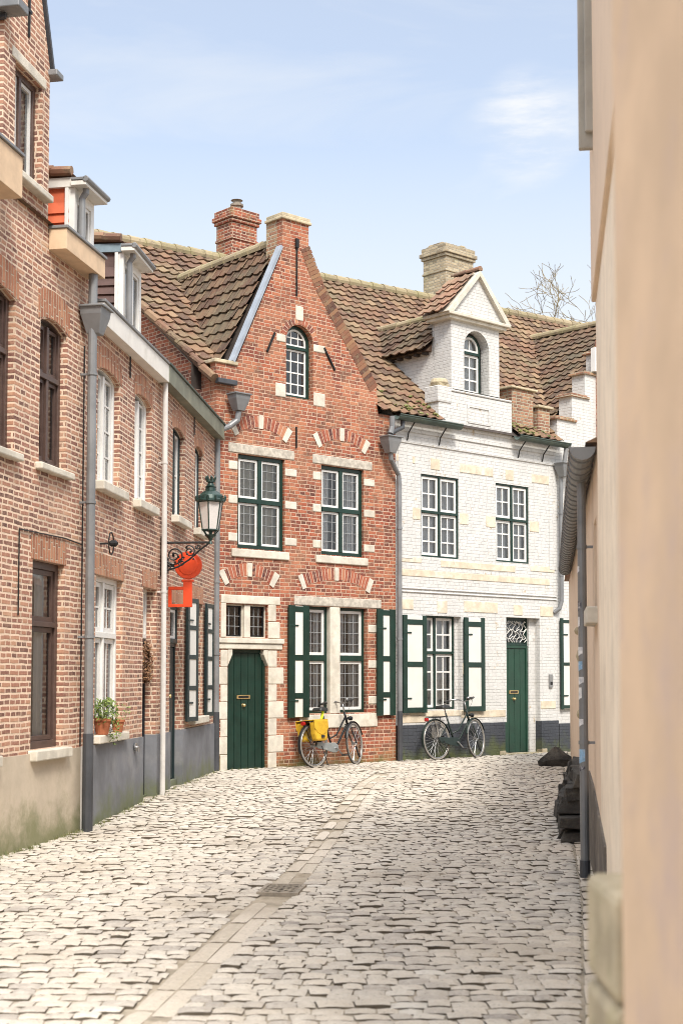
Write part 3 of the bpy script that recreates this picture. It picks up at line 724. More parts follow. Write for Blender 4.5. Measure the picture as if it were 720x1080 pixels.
def soldier(h, x0, x1, z0, z1, rise=0., m='brick_soldier'):
    mb = MB(); n_ = 8; p = []
    for i in range(n_+1):
        x = x0+(x1-x0)*i/n_; p.append((x, z0-rise+rise*(1-((x-(x0+x1)/2)/((x1-x0)/2))**2)))
    q = [(x, z+(z1-z0)) for x, z in reversed(p)]
    for i in range(n_):
        mb.prism([p[i], p[i+1], (p[i+1][0]+0, p[i+1][1]+z1-z0), (p[i][0], p[i][1]+z1-z0)], -.004, .06)
    return h.put(mb, 'brick_lintel', m)
soldier(h, -.83, .24, 5.0, 5.26, .07); soldier(h, .69, 1.48, 4.975, 5.25, .07); soldier(h, .6, 1.46, 2.642, 2.87)
soldier(h, -1.14, -.16, 2.642, 2.87)
mb = MB(); mb.box(.02, .8, -.012, .12, 7.122, 7.22); h.put(mb, 'stone_lintel', 'stone', bevel=.008)
# wooden gutter boxes, roof, gable copings
boxgutter(h, 'gutter_box', .92, 1.98, -.18, 5.62, 5.82, 'wood_pale'); boxgutter(h, 'gutter_box', -5, -.33, -.27, 5.68, 6.04, 'wood_pale')
mb = MB()
for (ax, az), (bx, bz) in (((.93, 7.36), (.38, 8.80)), ((.38, 8.80), (-.18, 7.36))):
    d = Vector((bx-ax, 0, bz-az)).normalized(); nrm = Vector((d.z, 0, -d.x))
    mb.prism_dir([(ax, -.03, az), (bx, -.03, bz), (bx+nrm.x*.035, -.03, bz+nrm.z*.035), (ax+nrm.x*.035, -.03, az+nrm.z*.035)][::-1], (0, .4, 0))
h.put(mb, 'verge_strip', 'zinc_dark')
mb = MB(); mb.box(.86, 1.03, -.09, .12, 7.3, 7.36); h.put(mb, 'kneeler', 'zinc', bevel=.01); mb = MB(); mb.box(-.3, -.08, -.2, .12, 7.42, 7.5); h.put(mb, 'kneeler', 'zinc', bevel=.01)
mb = MB(); mb.box(.36, .38, -.02, 0, 7.45, 7.95); mb.box(.33, .41, -.025, -.005, 7.68, 7.71); h.put(mb, 'wall_anchor', 'iron')
mb = MB(); mb.prism_dir([(-5, -.05, 5.86), (-5, 3.2, 8.1), (-5, 6.4, 5.86)], (7.1, 0, 0)); h.put(mb, 'roof', 'tile_dark')
mb = MB(); mb.prism([( -.1, 5.9), (.85, 5.9), (.85, 7.34), (.38, 8.6), (-.1, 7.34)], .3, 1.8); h.put(mb, 'gable_body', 'brick_tall')
body(h, -5, 2.12, 6.4, 5.84, 8.05, 'brick_tall')
downpipe(h, 1.80, .02, 5.62, .046, low=.95, y=-.12, clips=(4.6, 3.3, 1.95))
hopper(h, 1.84, 5.28, .27, .27, y=-.13)
mb = MB(); mb.tube([(1.84, -.05, .0), (1.84, -.05, .86)], .022, 8); mb.tube([(1.84, -.02, .86), (1.84, -.02, 4.9)], .008, 6, 1); h.put(mb, 'cable_duct', ['pipe_white', 'iron'])
mb = MB(); mb.tube([(.3, -.012, 2.1), (.3, -.012, 2.88), (1.4, -.012, 2.9), (1.84, -.012, 2.88)], .007, 6); h.put(mb, 'cable', 'iron')
# dormer of H1
def dormer(h, x0, x1, y0, z0, z1, depth, wallm, topm, fm, label, fc='white', pipe=True):
    e = MB(); e.box(x0, x0+.06, y0+.05, y0+depth, z0, z1); e.box(x1-.06, x1, y0+.05, y0+depth, z0, z1)
    k = int((z1-z0-.15)/.1)
    for i in range(k):   # hung slates lap over one another
        za = z0+i*.1; e.add([(x0-.03, y0+.06, za), (x0-.03, y0+depth, za), (x0-.004, y0+depth, za+.115), (x0-.004, y0+.06, za+.115),
                             (x0, y0+.06, za), (x0, y0+depth, za)], [(0, 3, 2, 1), (0, 1, 5, 4), (0, 4, 3)])
    d = h.put(e, 'dormer', wallm); d['label'] = label
    f = MB(); f.box(x0-.02, x0+.07, y0, y0+.06, z0, z1); f.box(x1-.07, x1+.02, y0, y0+.06, z0, z1); f.box(x0+.07, x1-.07, y0, y0+.06, z1-.1, z1); f.box(x0+.07, x1-.07, y0-.01, y0+.06, z0, z0+.08)
    m_ = (x0+x1)/2; f.box(m_-.04, m_+.04, y0, y0+.06, z0+.08, z1-.1)
    for a, b in ((x0+.07, m_-.04), (m_+.04, x1-.07)):
        ring(f, rect(a, b, z0+.08, z1-.1), rect(a+.035, b-.035, z0+.115, z1-.135), y0+.015, y0+.05)
    f.box(x0-.035, x0+.0, y0+.06, y0+.1, z0, z1)
    h.put(f, 'frame', fc, parent=d, bevel=.004)
    g = MB(); g.add([(x0+.07, y0+.035, z0+.08), (x1-.07, y0+.035, z0+.08), (x1-.07, y0+.035, z1-.1), (x0+.07, y0+.035, z1-.1)], [(0, 1, 2, 3)]); h.put(g, 'glass', 'glass', parent=d)
    g = MB(); g.box(x0+.06, x1-.06, y0+.16, y0+.18, z0, z1); h.put(g, 'curtain', 'curtain', parent=d)
    b = MB(); b.box(x0-.04, x1+.04, y0+.02, y0+depth, z1, z1+.1); h.put(b, 'roof_edge', topm, parent=d, bevel=.004)
    b = MB(); b.box(x0-.08, x1+.04, y0-.14, y0+.018, z1+.0, z1+.05, 0); b.tube([(x0-.09, y0-.14, z1+.06), (x1+.05, y0-.14, z1+.06)], .032, 8, 1); b.box(x0-.09, x1+.05, y0-.13, y0+.016, z1+.052, z1+.08, 1)
    h.put(b, 'gutter', ['white_board', 'zinc'], parent=d, bevel=.004)
    t = MB(); 
    for q in range(6):
        t.cur = random.random(); t.tube([(x0-.05, y0+.02+q*.2, z1+.16+.02*q), (x0-.05, y0+.24+q*.2, z1+.17+.02*q)], .05, 8)
    t.prism_dir([(x0-.05, y0+.0, z1+.122), (x0-.05, y0+depth, z1+.122), (x0-.05, y0+depth, z1+.3)], (x1-x0+.1, 0, 0))
    h.put(t, 'roof', 'tile_red', parent=d)
    if pipe:
        p = MB(); p.tube([(x0+.06, y0-.09, z1+.0), (x0+.06, y0-.09, z1-.04), (x0+.06, y0-.05, z1-.1), (x0+.06, y0-.05, z0)], .034, 10); h.put(p, 'downpipe', 'zinc', parent=d)
    return d
dormer(h, 1.72, 2.24, .05, 5.84, 6.50, 1.6, 'hung_orange', 'white_board', 'white', 'dormer with orange hung tiles and white frame')

# ------------------------------------------------------------ H2: brick house, white windows
h = House('brick_house', F2, 0, 'brown brick house on the left with white windows and a white gutter board')
holes = [seg(.25, 1.16, 3.6, 4.85), seg(1.82, 2.64, 3.6, 4.88), rect(.25, 1.36, .95, 2.62), rect(2.3, 2.97, .26, 2.62)]
mb = MB(); wall(mb, [(-.0, .85), (2.3, .85), (2.3, 2.62), (2.97, 2.62), (2.97, .85), (3.36, .85), (3.36, 5.45), (0, 5.45)], [holes[0], holes[1], rect(.25, 1.36, .95, 2.62)]); h.put(mb, 'front_wall', 'brick_mid')
mb = MB(); mb.box(0, 2.3, -.02, .3, -.05, .85); mb.box(2.97, 3.36, -.02, .3, -.05, .85); mb.box(2.3, 2.97, .1, .3, .0, .12); h.put(mb, 'plinth', 'render_grey')
window(h, .25, 1.16, 3.6, 4.85, y=.065, arch=.07, fw=.06, fc='white', sc_='white', nx=2, nb=4, trans=None, sill=(.1, .1, .06), mw=.06)
window(h, 1.82, 2.64, 3.6, 4.88, y=.065, arch=.07, fw=.06, fc='white', sc_='white', nx=2, nb=4, sill=(.1, .1, .06), mw=.06)
window(h, .25, 1.36, .95, 2.62, y=.07, fc='white', sc_='white', trans=2.0, nx=2, nt_=2, nb=1, sw=.05, cover=1, sill=(.08, .09, .05), mw=.06, cols=(.5,))
soldier(h, .2, 1.21, 4.85, 5.08, .07); soldier(h, 1.77, 2.69, 4.88, 5.1, .07); soldier(h, .2, 1.4, 2.622, 2.85); soldier(h, 2.25, 3.0, 2.622, 2.83)
boxgutter(h, 'gutter_board', 0, 3.0, -.13, 5.2, 5.42, 'white_board')
def plank_door(h, x0, x1, z0, z1, y, m, n=5, label=None, frame=.05, fm=None, knob=True, slot=True):
    d = MB(); w_ = (x1-x0-2*frame)/n
    d.box(x0+frame, x1-frame, y+.02, y+.05, z0, z1-frame)
    for i in range(n): d.box(x0+frame+i*w_+.004, x0+frame+(i+1)*w_-.004, y+.004, y+.021, z0+.01, z1-frame-.01)
    o = h.put(d, 'door', m, bevel=.003)
    if label: o['label'] = label
    f = MB(); f.box(x0, x0+frame, y-.01, y+.06, z0, z1); f.box(x1-frame, x1, y-.01, y+.06, z0, z1); f.box(x0+frame, x1-frame, y-.01, y+.06, z1-frame, z1); h.put(f, 'door_frame', fm or m, parent=o)
    k = MB(); xm = (x0+x1)/2-.03; zz = z0+1.0
    if slot: k.box(xm-.13, xm+.13, y-.012, y+.004, zz+.1, zz+.16, 0); k.box(xm-.1, xm+.1, y-.016, y-.011, zz+.115, zz+.145, 1)
    if slot: h.put(k, 'letter_slot', ['brass', 'iron'], parent=o)
    k = MB()
    if knob: k.lathe([(0, -.05), (.022, -.045), (.028, -.03), (.012, -.012), (.03, 0), (.03, .006)], (xm, y, zz+(.0 if slot else .1)), 12, axis='y'); h.put(k, 'knob', 'brass', parent=o, smooth=True)
    return o
plank_door(h, 2.3, 2.97, .12, 2.02, .14, 'door_black', slot=False)
window(h, 2.3, 2.97, 2.02, 2.62, y=.12, fc='white', sc_='white', cols=(), nx=2, nb=2, curtain='curtain')
downpipe(h, 3.03, .1, 5.2, .034, 'pipe_white', low=None, y=-.08, clips=(4.2, 2.6))
mb = MB(); mb.prism_dir([(0, -.05, 5.47), (0, 3, 6.6), (0, 6, 5.4)], (3.36, 0, 0)); h.put(mb, 'roof', 'tile_dark')
body(h, 0, 3.36, 6, 5.4, 6.5, 'brick_mid')
dormer(h, 1.46, 2.26, .05, 5.5, 6.38, 1.8, 'hung_brown', 'blue_lead', 'white', 'dormer with dark hung slates and pale frame')
mb = MB(); mb.lathe([(.02, 0), (.035, -.02), (.035, -.07), (.015, -.09)], (.4, -.1, 2.95), 12, axis='y'); mb.tube([(.4+.1*math.cos(a), -.12, 2.95+.12*math.sin(a)) for a in [i*.7 for i in range(9)]], .008, 6, closed=True); mb.box(.39, .41, -.12, 0, 2.94, 2.96)
h.put(mb, 'bulkhead_lamp', 'iron')
mb = MB(); mb.tube([(1.85, -.01, .75), (1.85, -.07, .75), (1.85, -.075, .7)], .014, 8); mb.lathe([(.0, -.03), (.05, -.03), (.05, -.015), (.02, .0)], (1.85, -.02, .75), 10, axis='y'); h.put(mb, 'water_tap', 'chrome')
mb = MB(); mb.tube([(1.55, -.012, 4.95), (1.55, -.012, 5.35)], .008, 6); h.put(mb, 'wall_anchor', 'iron')

# ------------------------------------------------------------ H3: brick house with shutters
h = House('brick_house', F3, 0, 'brown brick house with dark shutters and green gutter, touching the red gabled house')
h3holes = [seg(.52, 1.35, 3.65, 4.85), seg(2.12, 2.8, 3.65, 4.85), rect(.42, 1.37, .851, 2.5), rect(1.84, 2.8, 1.0, 2.6)]
mb = MB(); wall(mb, [(0, .85), (.42, .85), (.42, 2.5), (1.25, 2.5), (1.25, .85), (3.95, .85), (3.95, 5.45), (0, 5.45)], [q for i, q in enumerate(h3holes) if i != 2]); h.put(mb, 'front_wall', 'brick_end')
mb = MB(); mb.box(0, .42, -.02, .3, 0, .85); mb.box(1.25, 3.93, -.02, .3, 0, .85); mb.box(.42, 1.25, .05, .3, .05, .2); h.put(mb, 'plinth', 'render_grey')
window(h, .52, 1.35, 3.65, 4.85, arch=.07, fc='green_black', sc_='white', nx=1, nb=2, sill=(.1, .1, .06))
window(h, 2.12, 2.8, 3.65, 4.85, arch=.07, fc='green_black', sc_='white', nx=1, nb=2, sill=(.1, .1, .06))
window(h, 1.84, 2.8, 1.0, 2.6, fc='green', sc_='white', nx=1, trans=2.0, nb=2, nt_=1, sill=(.1, .1, .1))
plank_door(h, .42, 1.25, .2, 2.0, .1, 'green_black', slot=False)
window(h, .42, 1.25, 2.0, 2.5, fc='green_black', sc_='white', cols=(), nx=2, nb=1)
soldier(h, .47, 1.4, 4.85, 5.08, .07); soldier(h, 2.07, 2.85, 4.85, 5.08, .07); soldier(h, .38, 1.29, 2.502, 2.72); soldier(h, 1.8, 2.84, 2.602, 2.83)
boxgutter(h, 'gutter_board', -.36, 3.93, -.13, 5.2, 5.42, 'fascia_green', lip='gutter_green')
shutter(h, 1.38, 1.78, .95, 2.62, (.98, 1.4, 1.82, 2.22, 2.59), ang=11, hinge='l', fm='green_black', st=.07, label='shutter swung slightly open left of the low window')
shutter(h, 2.86, 3.26, .98, 2.62, (1.01, 1.4, 1.82, 2.22, 2.59), ang=6, hinge='l', fm='green_black', st=.07)
mb = MB(); mb.prism_dir([(0, -.05, 5.47), (0, 2.7, 6.0), (0, 5.4, 5.4)], (3.9, 0, 0)); h.put(mb, 'roof', 'tile_dark')
body(h, 0, 3.9, 5.4, 5.4, 5.95, 'brick_end')
mb = MB(); mb.tube([(2.0, -.012, 4.95), (2.0, -.012, 5.35)], .008, 6); h.put(mb, 'wall_anchor', 'iron')

# ------------------------------------------------------------ B block: red gabled house
ZD = 4.2; ZR = lambda x: 9.45+.048*x          # depth and height of the long ridge behind the fronts
EV = 6.08
h = House('gabled_house', FB, 0, 'red brick house with pointed gable, green door and arched attic window')
arch_op = archloop(1.40, 1.98, 6.08, 7.0, .29, 14)
gab = [(0, 0), (3.87, 0), (3.87, 6.05), (3.46, 6.05), (3.42, 6.55), (2.9, 7.2), (2.45, 7.72), (2.19, 8.06), (2.02, 8.36), (1.88, 8.64), (1.88, 8.98), (1.32, 8.98),
       (1.32, 8.45), (.36, 6.42), (-.02, 6.42), (0, 6.0)]
hb = [arch_op, rect(.42, 1.38, 3.56, 5.04), rect(2.16, 3.12, 3.56, 5.04), rect(.24, 1.04, .1, 1.98), rect(.21, 1.03, 2.16, 2.68), rect(1.86, 3.2, .96, 2.7)]
mb = MB(); wall(mb, gab, hb, thick=.14); h.put(mb, 'front_wall', 'brick_red')
# stone dressings
for x in (.9, 2.64):
    pieces(h, 'lintel', 'granite', [(x-.67, x+.67, -.015, .1, 5.05, 5.2)]); pieces(h, 'sill', 'stone', [(x-.6, x+.56, -.03, .06, 3.42, 3.545)])
    for z in (4.78, 4.25, 3.66): pieces(h, 'jamb_stone', 'stone', [(x-.66, x-.485, -.012, .1, z, z+.13), (x+.485, x+.73, -.012, .1, z, z+.12)])
pieces(h, 'lintel', 'granite', [(1.58, 3.52, -.014, .1, 2.71, 2.86)]); pieces(h, 'sill', 'stone', [(1.7, 3.42, -.02, .06, .72, .94)]); pieces(h, 'mullion', 'stone', [(2.36, 2.58, -.006, .13, .95, 2.7)])
pieces(h, 'jamb_stone', 'stone', [(3.22, 3.42, -.012, .1, z, z+.13) for z in (1.1, 1.7, 2.3)]+[(1.18, 1.39, -.012, .1, 6.05, 6.27), (1.99, 2.24, -.012, .1, 6.0, 6.22), (1.2, 1.39, -.012, .1, 6.95, 7.07), (1.99, 2.24, -.012, .1, 6.9, 7.02)])
pieces(h, 'keystone', 'stone', [(1.6, 1.76, -.014, .1, 7.36, 7.6)])
ds = MB()                                                                    # door surround, toothed blocks
ds.box(.1, 1.28, -.016, .12, 2.69, 2.82); ds.box(.1, .2, -.012, .12, 2.16, 2.69); ds.box(1.04, 1.28, -.012, .12, 2.16, 2.42); ds.box(1.04, 1.2, -.012, .12, 2.43, 2.69)
ds.box(.58, .7, .02, .14, 2.16, 2.68); ds.box(.04, 1.34, -.05, .12, 2.075, 2.15); ds.box(.06, 1.32, -.025, .12, 1.985, 2.07)
for i in range(7):
    za, zb = .1+i*.268, .1+(i+1)*.268-.008
    ds.box(.02 if i % 2 else .1, .235, -.012, .14, za, zb); ds.box(1.045, 1.36 if i % 2 else 1.22, -.012, .14, za, zb)
for s, x in ((1, .24), (-1, 1.04)): ds.prism([(x, 1.72), (x+s*.09, 1.9), (x+s*.09, 1.98), (x, 1.98)][::s], -.01, .12)
ds.box(.05, 1.2, -.2, .1, .02, .11); h.put(ds, 'door_surround', 'stone', bevel=.01)
for cx, zc, w_, hh, rs, nn, sts in ((.88, 5.33, 1.06, .2, .16, 17, (0, 8, 16)), (2.62, 5.33, 1.06, .2, .16, 17, (0, 8, 16)), (.66, 2.98, .98, .2, .15, 15, (0, 7, 14)), (2.5, 2.98, 1.5, .2, .17, 23, (0, 11, 22)), (1.69, 7.0, .60, .11, .2999, 19, ())):
    va = MB(); voussoirs(va, cx, zc, w_, hh, rs, nn, sts, y=-.005); h.put(va, 'relieving_arch', ['vb', 'stone', 'mortar'])
window(h, .42, 1.38, 3.56, 5.04, y=.05, trans=4.32, nx=3, nt_=4, nb=4, lead=True, curtain='curtain_beige', cover=1., mw=.07, fw=.06)
window(h, 2.16, 3.12, 3.56, 5.04, y=.05, trans=4.32, nx=3, nt_=4, nb=4, lead=True, curtain='curtain', cover=.6, mw=.07, fw=.06)
window(h, 1.86, 2.36, .96, 2.7, y=.08, cols=(), trans=1.86, nx=3, nt_=4, nb=4, lead=True, curtain='curtain', cover=.9, mw=.09, fw=.045, sw=.045)
window(h, 2.58, 3.2, .96, 2.7, y=.08, cols=(), trans=1.86, nx=3, nt_=4, nb=4, lead=True, curtain='curtain', cover=.9, mw=.09, fw=.045, sw=.045)
window(h, .2, .58, 2.16, 2.68, y=.06, fc='stone', sc_='iron', cols=(), nx=3, nb=3, lead=True, fw=.02, sw=.02, curtain=None)
window(h, .7, 1.04, 2.16, 2.68, y=.06, fc='stone', sc_='iron', cols=(), nx=3, nb=3, lead=True, fw=.02, sw=.02, curtain=None)
window(h, 1.40, 1.98, 6.08, 7.29, y=.1, arch=.29, cols=(), trans=6.92, nx=3, nt_=2, nb=4, fw=.055, sw=.03, bar=.022, curtain='curtain', cover=.5)
plank_door(h, .24, 1.04, .11, 1.98, .08, 'green', 5, 'dark green plank door with brass letter slot')
shutter(h, 1.42, 1.85, .9, 2.7, (1.25, 1.86, 2.64), y=-.07, st=.13, rh=.09)
shutter(h, 3.38, 3.8, .9, 2.7, (1.25, 1.86, 2.64), y=-.07, st=.13, rh=.09)
mb = MB(); mb.box(1.6, 1.62, -.03, -.004, 7.75, 8.62); mb.box(1.58, 1.64, -.04, -.004, 8.55, 8.7); h.put(mb, 'wall_anchor', 'iron')
mb = MB(); mb.box(1.6, 1.615, -.03, -.004, 5.25, 5.6); h.put(mb, 'wall_anchor', 'iron'); mb = MB()
mb.prism([(.98, 6.75), (1.0, 6.73), (1.16, 7.06), (1.14, 7.08)], -.03, -.004); h.put(mb, 'wall_anchor', 'iron'); mb = MB(); mb.prism([(2.2, 6.98), (2.22, 7.0), (2.46, 6.66), (2.44, 6.64)][::-1], -.03, -.004)
h.put(mb, 'wall_anchor', 'iron')
mb = MB(); mb.box(1.28, 1.92, -.04, .42, 8.98, 9.03); mb.box(1.30, 1.90, -.02, .4, 9.03, 9.09); h.put(mb, 'coping', 'stone_moss', bevel=.012); mb = MB(); mb.box(-.06, .4, -.03, .36, 6.42, 6.48); h.put(mb, 'coping', 'stone_moss', bevel=.012)
mb = MB(); mb.box(1.321, 1.879, .138, .42, 8.3, 8.98); h.put(mb, 'pinnacle_back', 'brick_old')
# brick on edge along the rakes
rk = MB()
def rake(mb, A, B, t=.2, d=.36, step=.065):
    A = Vector((A[0], 0, A[1])); B = Vector((B[0], 0, B[1])); D = (B-A); L = D.length; D.normalize(); N = Vector((D.z, 0, -D.x)); k = int(L/step)
    for i in range(k):
        mb.cur = random.random(); a = A+D*(L*i/k+.004); b = A+D*(L*(i+1)/k-.004); r_ = random.uniform(-.008, .008)
        mb.prism_dir([a-N*t+Vector((0, -.006, 0)), b-N*t+Vector((0, -.006, 0)), b+N*(.02+r_)+Vector((0, -.006, 0)), a+N*(.02+r_)+Vector((0, -.006, 0))], (0, d, 0))
for a, b in (((3.43, 6.52), (2.9, 7.2)), ((2.9, 7.2), (2.19, 8.06)), ((2.19, 8.06), (1.88, 8.64))): rake(rk, a, b)
rake(rk, (1.30, 8.42), (.36, 6.46)[::1]) if 0 else rake(rk, (.36, 6.46), (1.32, 8.45), t=-.02+.0) if 0 else None
h.put(rk, 'gable_edge_bricks', 'vb_old')
mb = MB(); mb.add([(.33, -.03, 6.46), (1.31, -.03, 8.5), (1.27, -.03, 8.53), (.29, -.03, 6.49), (.33, .10, 6.46), (1.31, .10, 8.5), (1.27, .10, 8.53), (.29, .10, 6.49)],
       [(0, 1, 2, 3), (4, 7, 6, 5), (2, 6, 7, 3), (0, 4, 5, 1), (1, 5, 6, 2), (0, 3, 7, 4)]); h.put(mb, 'lead_flashing', 'lead')
# cross roof behind the gable
RX, RZ, EX, EZ = 1.5, 8.66, .24, 6.3
ct = MB(); V_ = Vector((RX-EX, 0, RZ-EZ)); L_ = V_.length
roof_tiles(ct, (EX, 3.12, EZ), (0, -1, 0), V_, int(3.0/.215), int(L_/.24)+1)
V2 = Vector((RX-3.6, 0, RZ-6.2)); roof_tiles(ct, (3.6, .36, 6.2), (0, 1, 0), V2, 11, int(V2.length/.24)+1)
h.put(ct, 'cross_roof', 'tile_dark')
mb = MB(); mb.prism([(EX+.03, EZ-.03), (3.55, 6.1), (RX, RZ-.05)], .145, 3.1); h.put(mb, 'roof_underlay', 'under')
mb = MB(); ridge_caps(mb, (RX, .36, RZ+.03), (RX, 3.0, RZ-.02), .1); h.put(mb, 'ridge_tiles', 'ridge')
# long roof over this house
def long_roof(h, x0, x1, m, xr0=None, xr1=None, keep=None, name='roof', eave=-.1, ufront=None):
    t = MB(); A = Vector((x0, eave, EV)); D = Vector((x0, ZD, ZR(x0)))-A; D2 = Vector((x0, ZD, ZR((x0+x1)/2)))-A
    U = Vector((1, 0, 0)); nu = int((x1-x0)/.215); tw = (x1-x0)/nu; L = D2.length; nv = int(L/.24); tl = L/nv
    for i0 in range(nu):
        xa = x0+i0*tw; V = Vector((0, ZD-eave, ZR(xa+.1)-EV)); l2 = V.length
        roof_tiles(t, (xa, eave, EV), (1, 0, 0), V, 1, nv, tw=tw, tl=l2/nv, keep=(lambda a, b, xa=xa: keep(xa+a, b)) if keep else None)
    o = h.put(t, name, m)
    u = MB(); ya = eave if ufront is None else ufront; d_ = -.03
    for xa, xb in [(x0+(x1-x0)*i/4, x0+(x1-x0)*(i+1)/4) for i in range(4)]:
        fa, fb = [(EV+(ZR(q)-EV)*(ya-eave)/(ZD-eave)+d_) for q in (xa, xb)]
        u.add([(xa, ya, fa), (xb, ya, fb), (xb, ZD, ZR(xb)+d_), (xa, ZD, ZR(xa)+d_), (xb, 8.4, EV), (xa, 8.4, EV), (xa, ya, EV-.03), (xb, ya, EV-.03)], [(0, 1, 2, 3), (3, 2, 4, 5), (6, 7, 1, 0)])
    h.put(u, 'roof_underlay', 'under')
    r_ = MB(); ridge_caps(r_, (x0, ZD, ZR(x0)+.02), (x1, ZD, ZR(x1)+.02), .11); h.put(r_, 'ridge_tiles', 'ridge')
    return o
long_roof(h, -.2, 3.87, 'tile', keep=lambda x, s: s > .62 or x > 3.47, ufront=.4)
mb = MB(); mb.prism_dir([(-.0, .15, 0), (-.0, 8.2, 0), (-.0, 8.2, EV), (-.0, ZD, ZR(0)-.12), (0, .15, EV+.05)], (.3, 0, 0)); mb.box(.3, 3.8, 8, 8.2, 0, EV); h.put(mb, 'side_walls', 'brick_red')
mb = MB()
a = Vector((-.06, -.06, EV+.04)); b = Vector((-.2, ZD, ZR(-.2)+.06))
n_ = 15
for i in range(n_):
    mb.cur = random.random(); p = a+(b-a)*(i/n_); q = a+(b-a)*((i+1.08)/n_); mb.tube([p+Vector((-.03, 0, .03)), q+Vector((-.03, 0, 0))], .075, 8)
h.put(mb, 'verge_tiles', 'tile')
ch = MB()
def chimney(mb, x, y, w_, d_, z0, z1, step=.05):
    mb.box(x-w_/2, x+w_/2, y-d_/2, y+d_/2, z0, z1-.28); mb.box(x-w_/2-.02, x+w_/2+.02, y-d_/2-.02, y+d_/2+.02, z1-.62, z1-.57)
    mb.box(x-w_/2-.035, x+w_/2+.035, y-d_/2-.035, y+d_/2+.035, z1-.28, z1-.21); mb.box(x-w_/2-.065, x+w_/2+.065, y-d_/2-.065, y+d_/2+.065, z1-.21, z1-.12)
    mb.box(x-w_/2-.03, x+w_/2+.03, y-d_/2-.03, y+d_/2+.03, z1-.12, z1)
chimney(ch, 3.68, 4.2, .62, .5, 9.0, 10.62); c_ = h.put(ch, 'chimney', 'brick_chim', bevel=.012)
mb = MB(); mb.lathe([(.1, 0), (.1, .12), (.13, .13), (.13, .17), (.08, .19), (.08, .24), (.12, .25), (.0, .27)], (3.68, 4.2, 10.62), 12); h.put(mb, 'chimney_pot', 'cast_iron', parent=c_, smooth=False)
# rainwater goods
hopper(h, .3, 5.93, .27, .26, y=-.17)
mb = MB(); mb.tube([(.3, -.17, 5.66), (.28, -.16, 5.52), (.16, -.12, 5.42), (-.02, -.1, 5.34), (-.06, -.1, 5.2), (-.06, -.1, 1.0)], .048, 12, 0); mb.tube([(-.06, -.1, .12), (-.06, -.1, 1.02)], .055, 12, 1)
for z in (4.3, 3.0, 1.9): mb.tube([(-.06, -.1, z-.015), (-.06, -.1, z+.015)], .058, 12, 0)
h.put(mb, 'downpipe', ['zinc', 'zinc_dark'])
mb = MB(); mb.box(-.05, .32, -.12, -.02, 6.08, 6.16); h.put(mb, 'gutter_outlet', 'zinc_dark', bevel=.01)
hopper(h, 3.58, 5.64, .29, .28, y=-.18)
mb = MB(); mb.tube([(3.58, -.18, 5.36), (3.6, -.17, 5.26), (3.75, -.12, 5.12), (3.85, -.1, 5.02), (3.87, -.1, 4.85), (3.87, -.1, .95)], .042, 12, 0); mb.tube([(3.87, -.1, .1), (3.87, -.1, .97)], .048, 12, 1)
for z in (4.1, 2.2): mb.tube([(3.87, -.1, z-.015), (3.87, -.1, z+.015)], .052, 12, 0)
mb.tube([(3.62, -.18, 6.0), (3.62, -.18, 5.82), (3.58, -.18, 5.7)], .05, 10, 0); mb.tube([(3.9, -.16, 5.98), (3.88, -.17, 5.84), (3.7, -.18, 5.76), (3.6, -.18, 5.7)], .04, 10, 1)
h.put(mb, 'downpipe', ['zinc', 'zinc_dark'])

# ------------------------------------------------------------ white house
h = House('white_house', FB, 3.87, 'white painted brick house with a tall arched dormer, green shutters and green door')
hw = [rect(4.5, 5.47, 3.66, 5.12), rect(6.47, 7.41, 3.68, 5.14), rect(4.6, 5.52, .98, 2.63), rect(6.74, 7.7, .14, 2.66)]
mb = MB(); wall(mb, [(3.872, .72), (6.74, .72), (6.74, 2.66), (7.7, 2.66), (7.7, .72), (8.21, .72), (8.21, 6.05), (6.9, 6.05), (6.9, 6.7), (4.95, 6.7), (4.95, 6.05), (3.872, 6.05)],
                [hw[0], hw[1], hw[2]]); h.put(mb, 'front_wall', 'brick_white')
mb = MB(); mb.box(3.93, 6.66, -.03, .3, 0, .72); mb.box(7.7, 8.21, -.03, .3, 0, .72); h.put(mb, 'plinth', 'brick_plinth')
mb = MB(); mb.box(6.5, 6.66, -.05, -.031, .02, .2); mb.box(6.6, 6.74, -.04, .1, .05, .16); mb.box(7.7, 7.84, -.05, .1, .05, .2); mb.box(6.74, 7.7, -.08, .3, .04, .14); h.put(mb, 'door_step', 'stone_moss', bevel=.015)
def bands(mb, segs, y=-.01, d=.02):
    for x0, x1, z0, z1 in segs: mb.box(x0, x1, y, y+d, z0, z1)
pieces(h, 'stone_band', 'stone_ochre', [(a, b, -.01, .01, c, d) for a, b, c, d in [(3.95, 8.0, 3.3, 3.42), (4.0, 4.5, 3.54, 3.64), (5.0, 7.0, 3.5, 3.62), (7.45, 8.15, 3.55, 3.66), (3.9, 4.35, 5.28, 5.4), (4.75, 4.98, 5.22, 5.42), (5.5, 6.4, 5.24, 5.4), (6.75, 6.97, 5.22, 5.42),
    (7.5, 8.1, 5.24, 5.4), (4.28, 4.48, 4.3, 4.5), (5.49, 5.72, 4.3, 4.5), (6.2, 6.45, 4.3, 4.5), (7.43, 7.7, 4.3, 4.5), (3.95, 4.3, 2.72, 2.9), (4.9, 5.15, 2.68, 2.9), (5.6, 6.5, 2.72, 2.92), (6.95, 7.2, 2.7, 2.9), (7.72, 8.1, 2.7, 2.9),
    (3.95, 4.6, .76, .9), (5.5, 6.7, .82, .95), (7.72, 8.15, .95, 1.1), (4.2, 5.6, .86, .96), (5.55, 5.75, 1.6, 1.8)]], .008)
mb = MB(); bands(mb, [(3.9, 8.2, 3.08, 3.1), (3.9, 8.2, 3.02, 3.04), (3.9, 8.2, 5.62, 5.66), (3.9, 8.2, 5.82, 5.9)], y=-.022, d=.03)
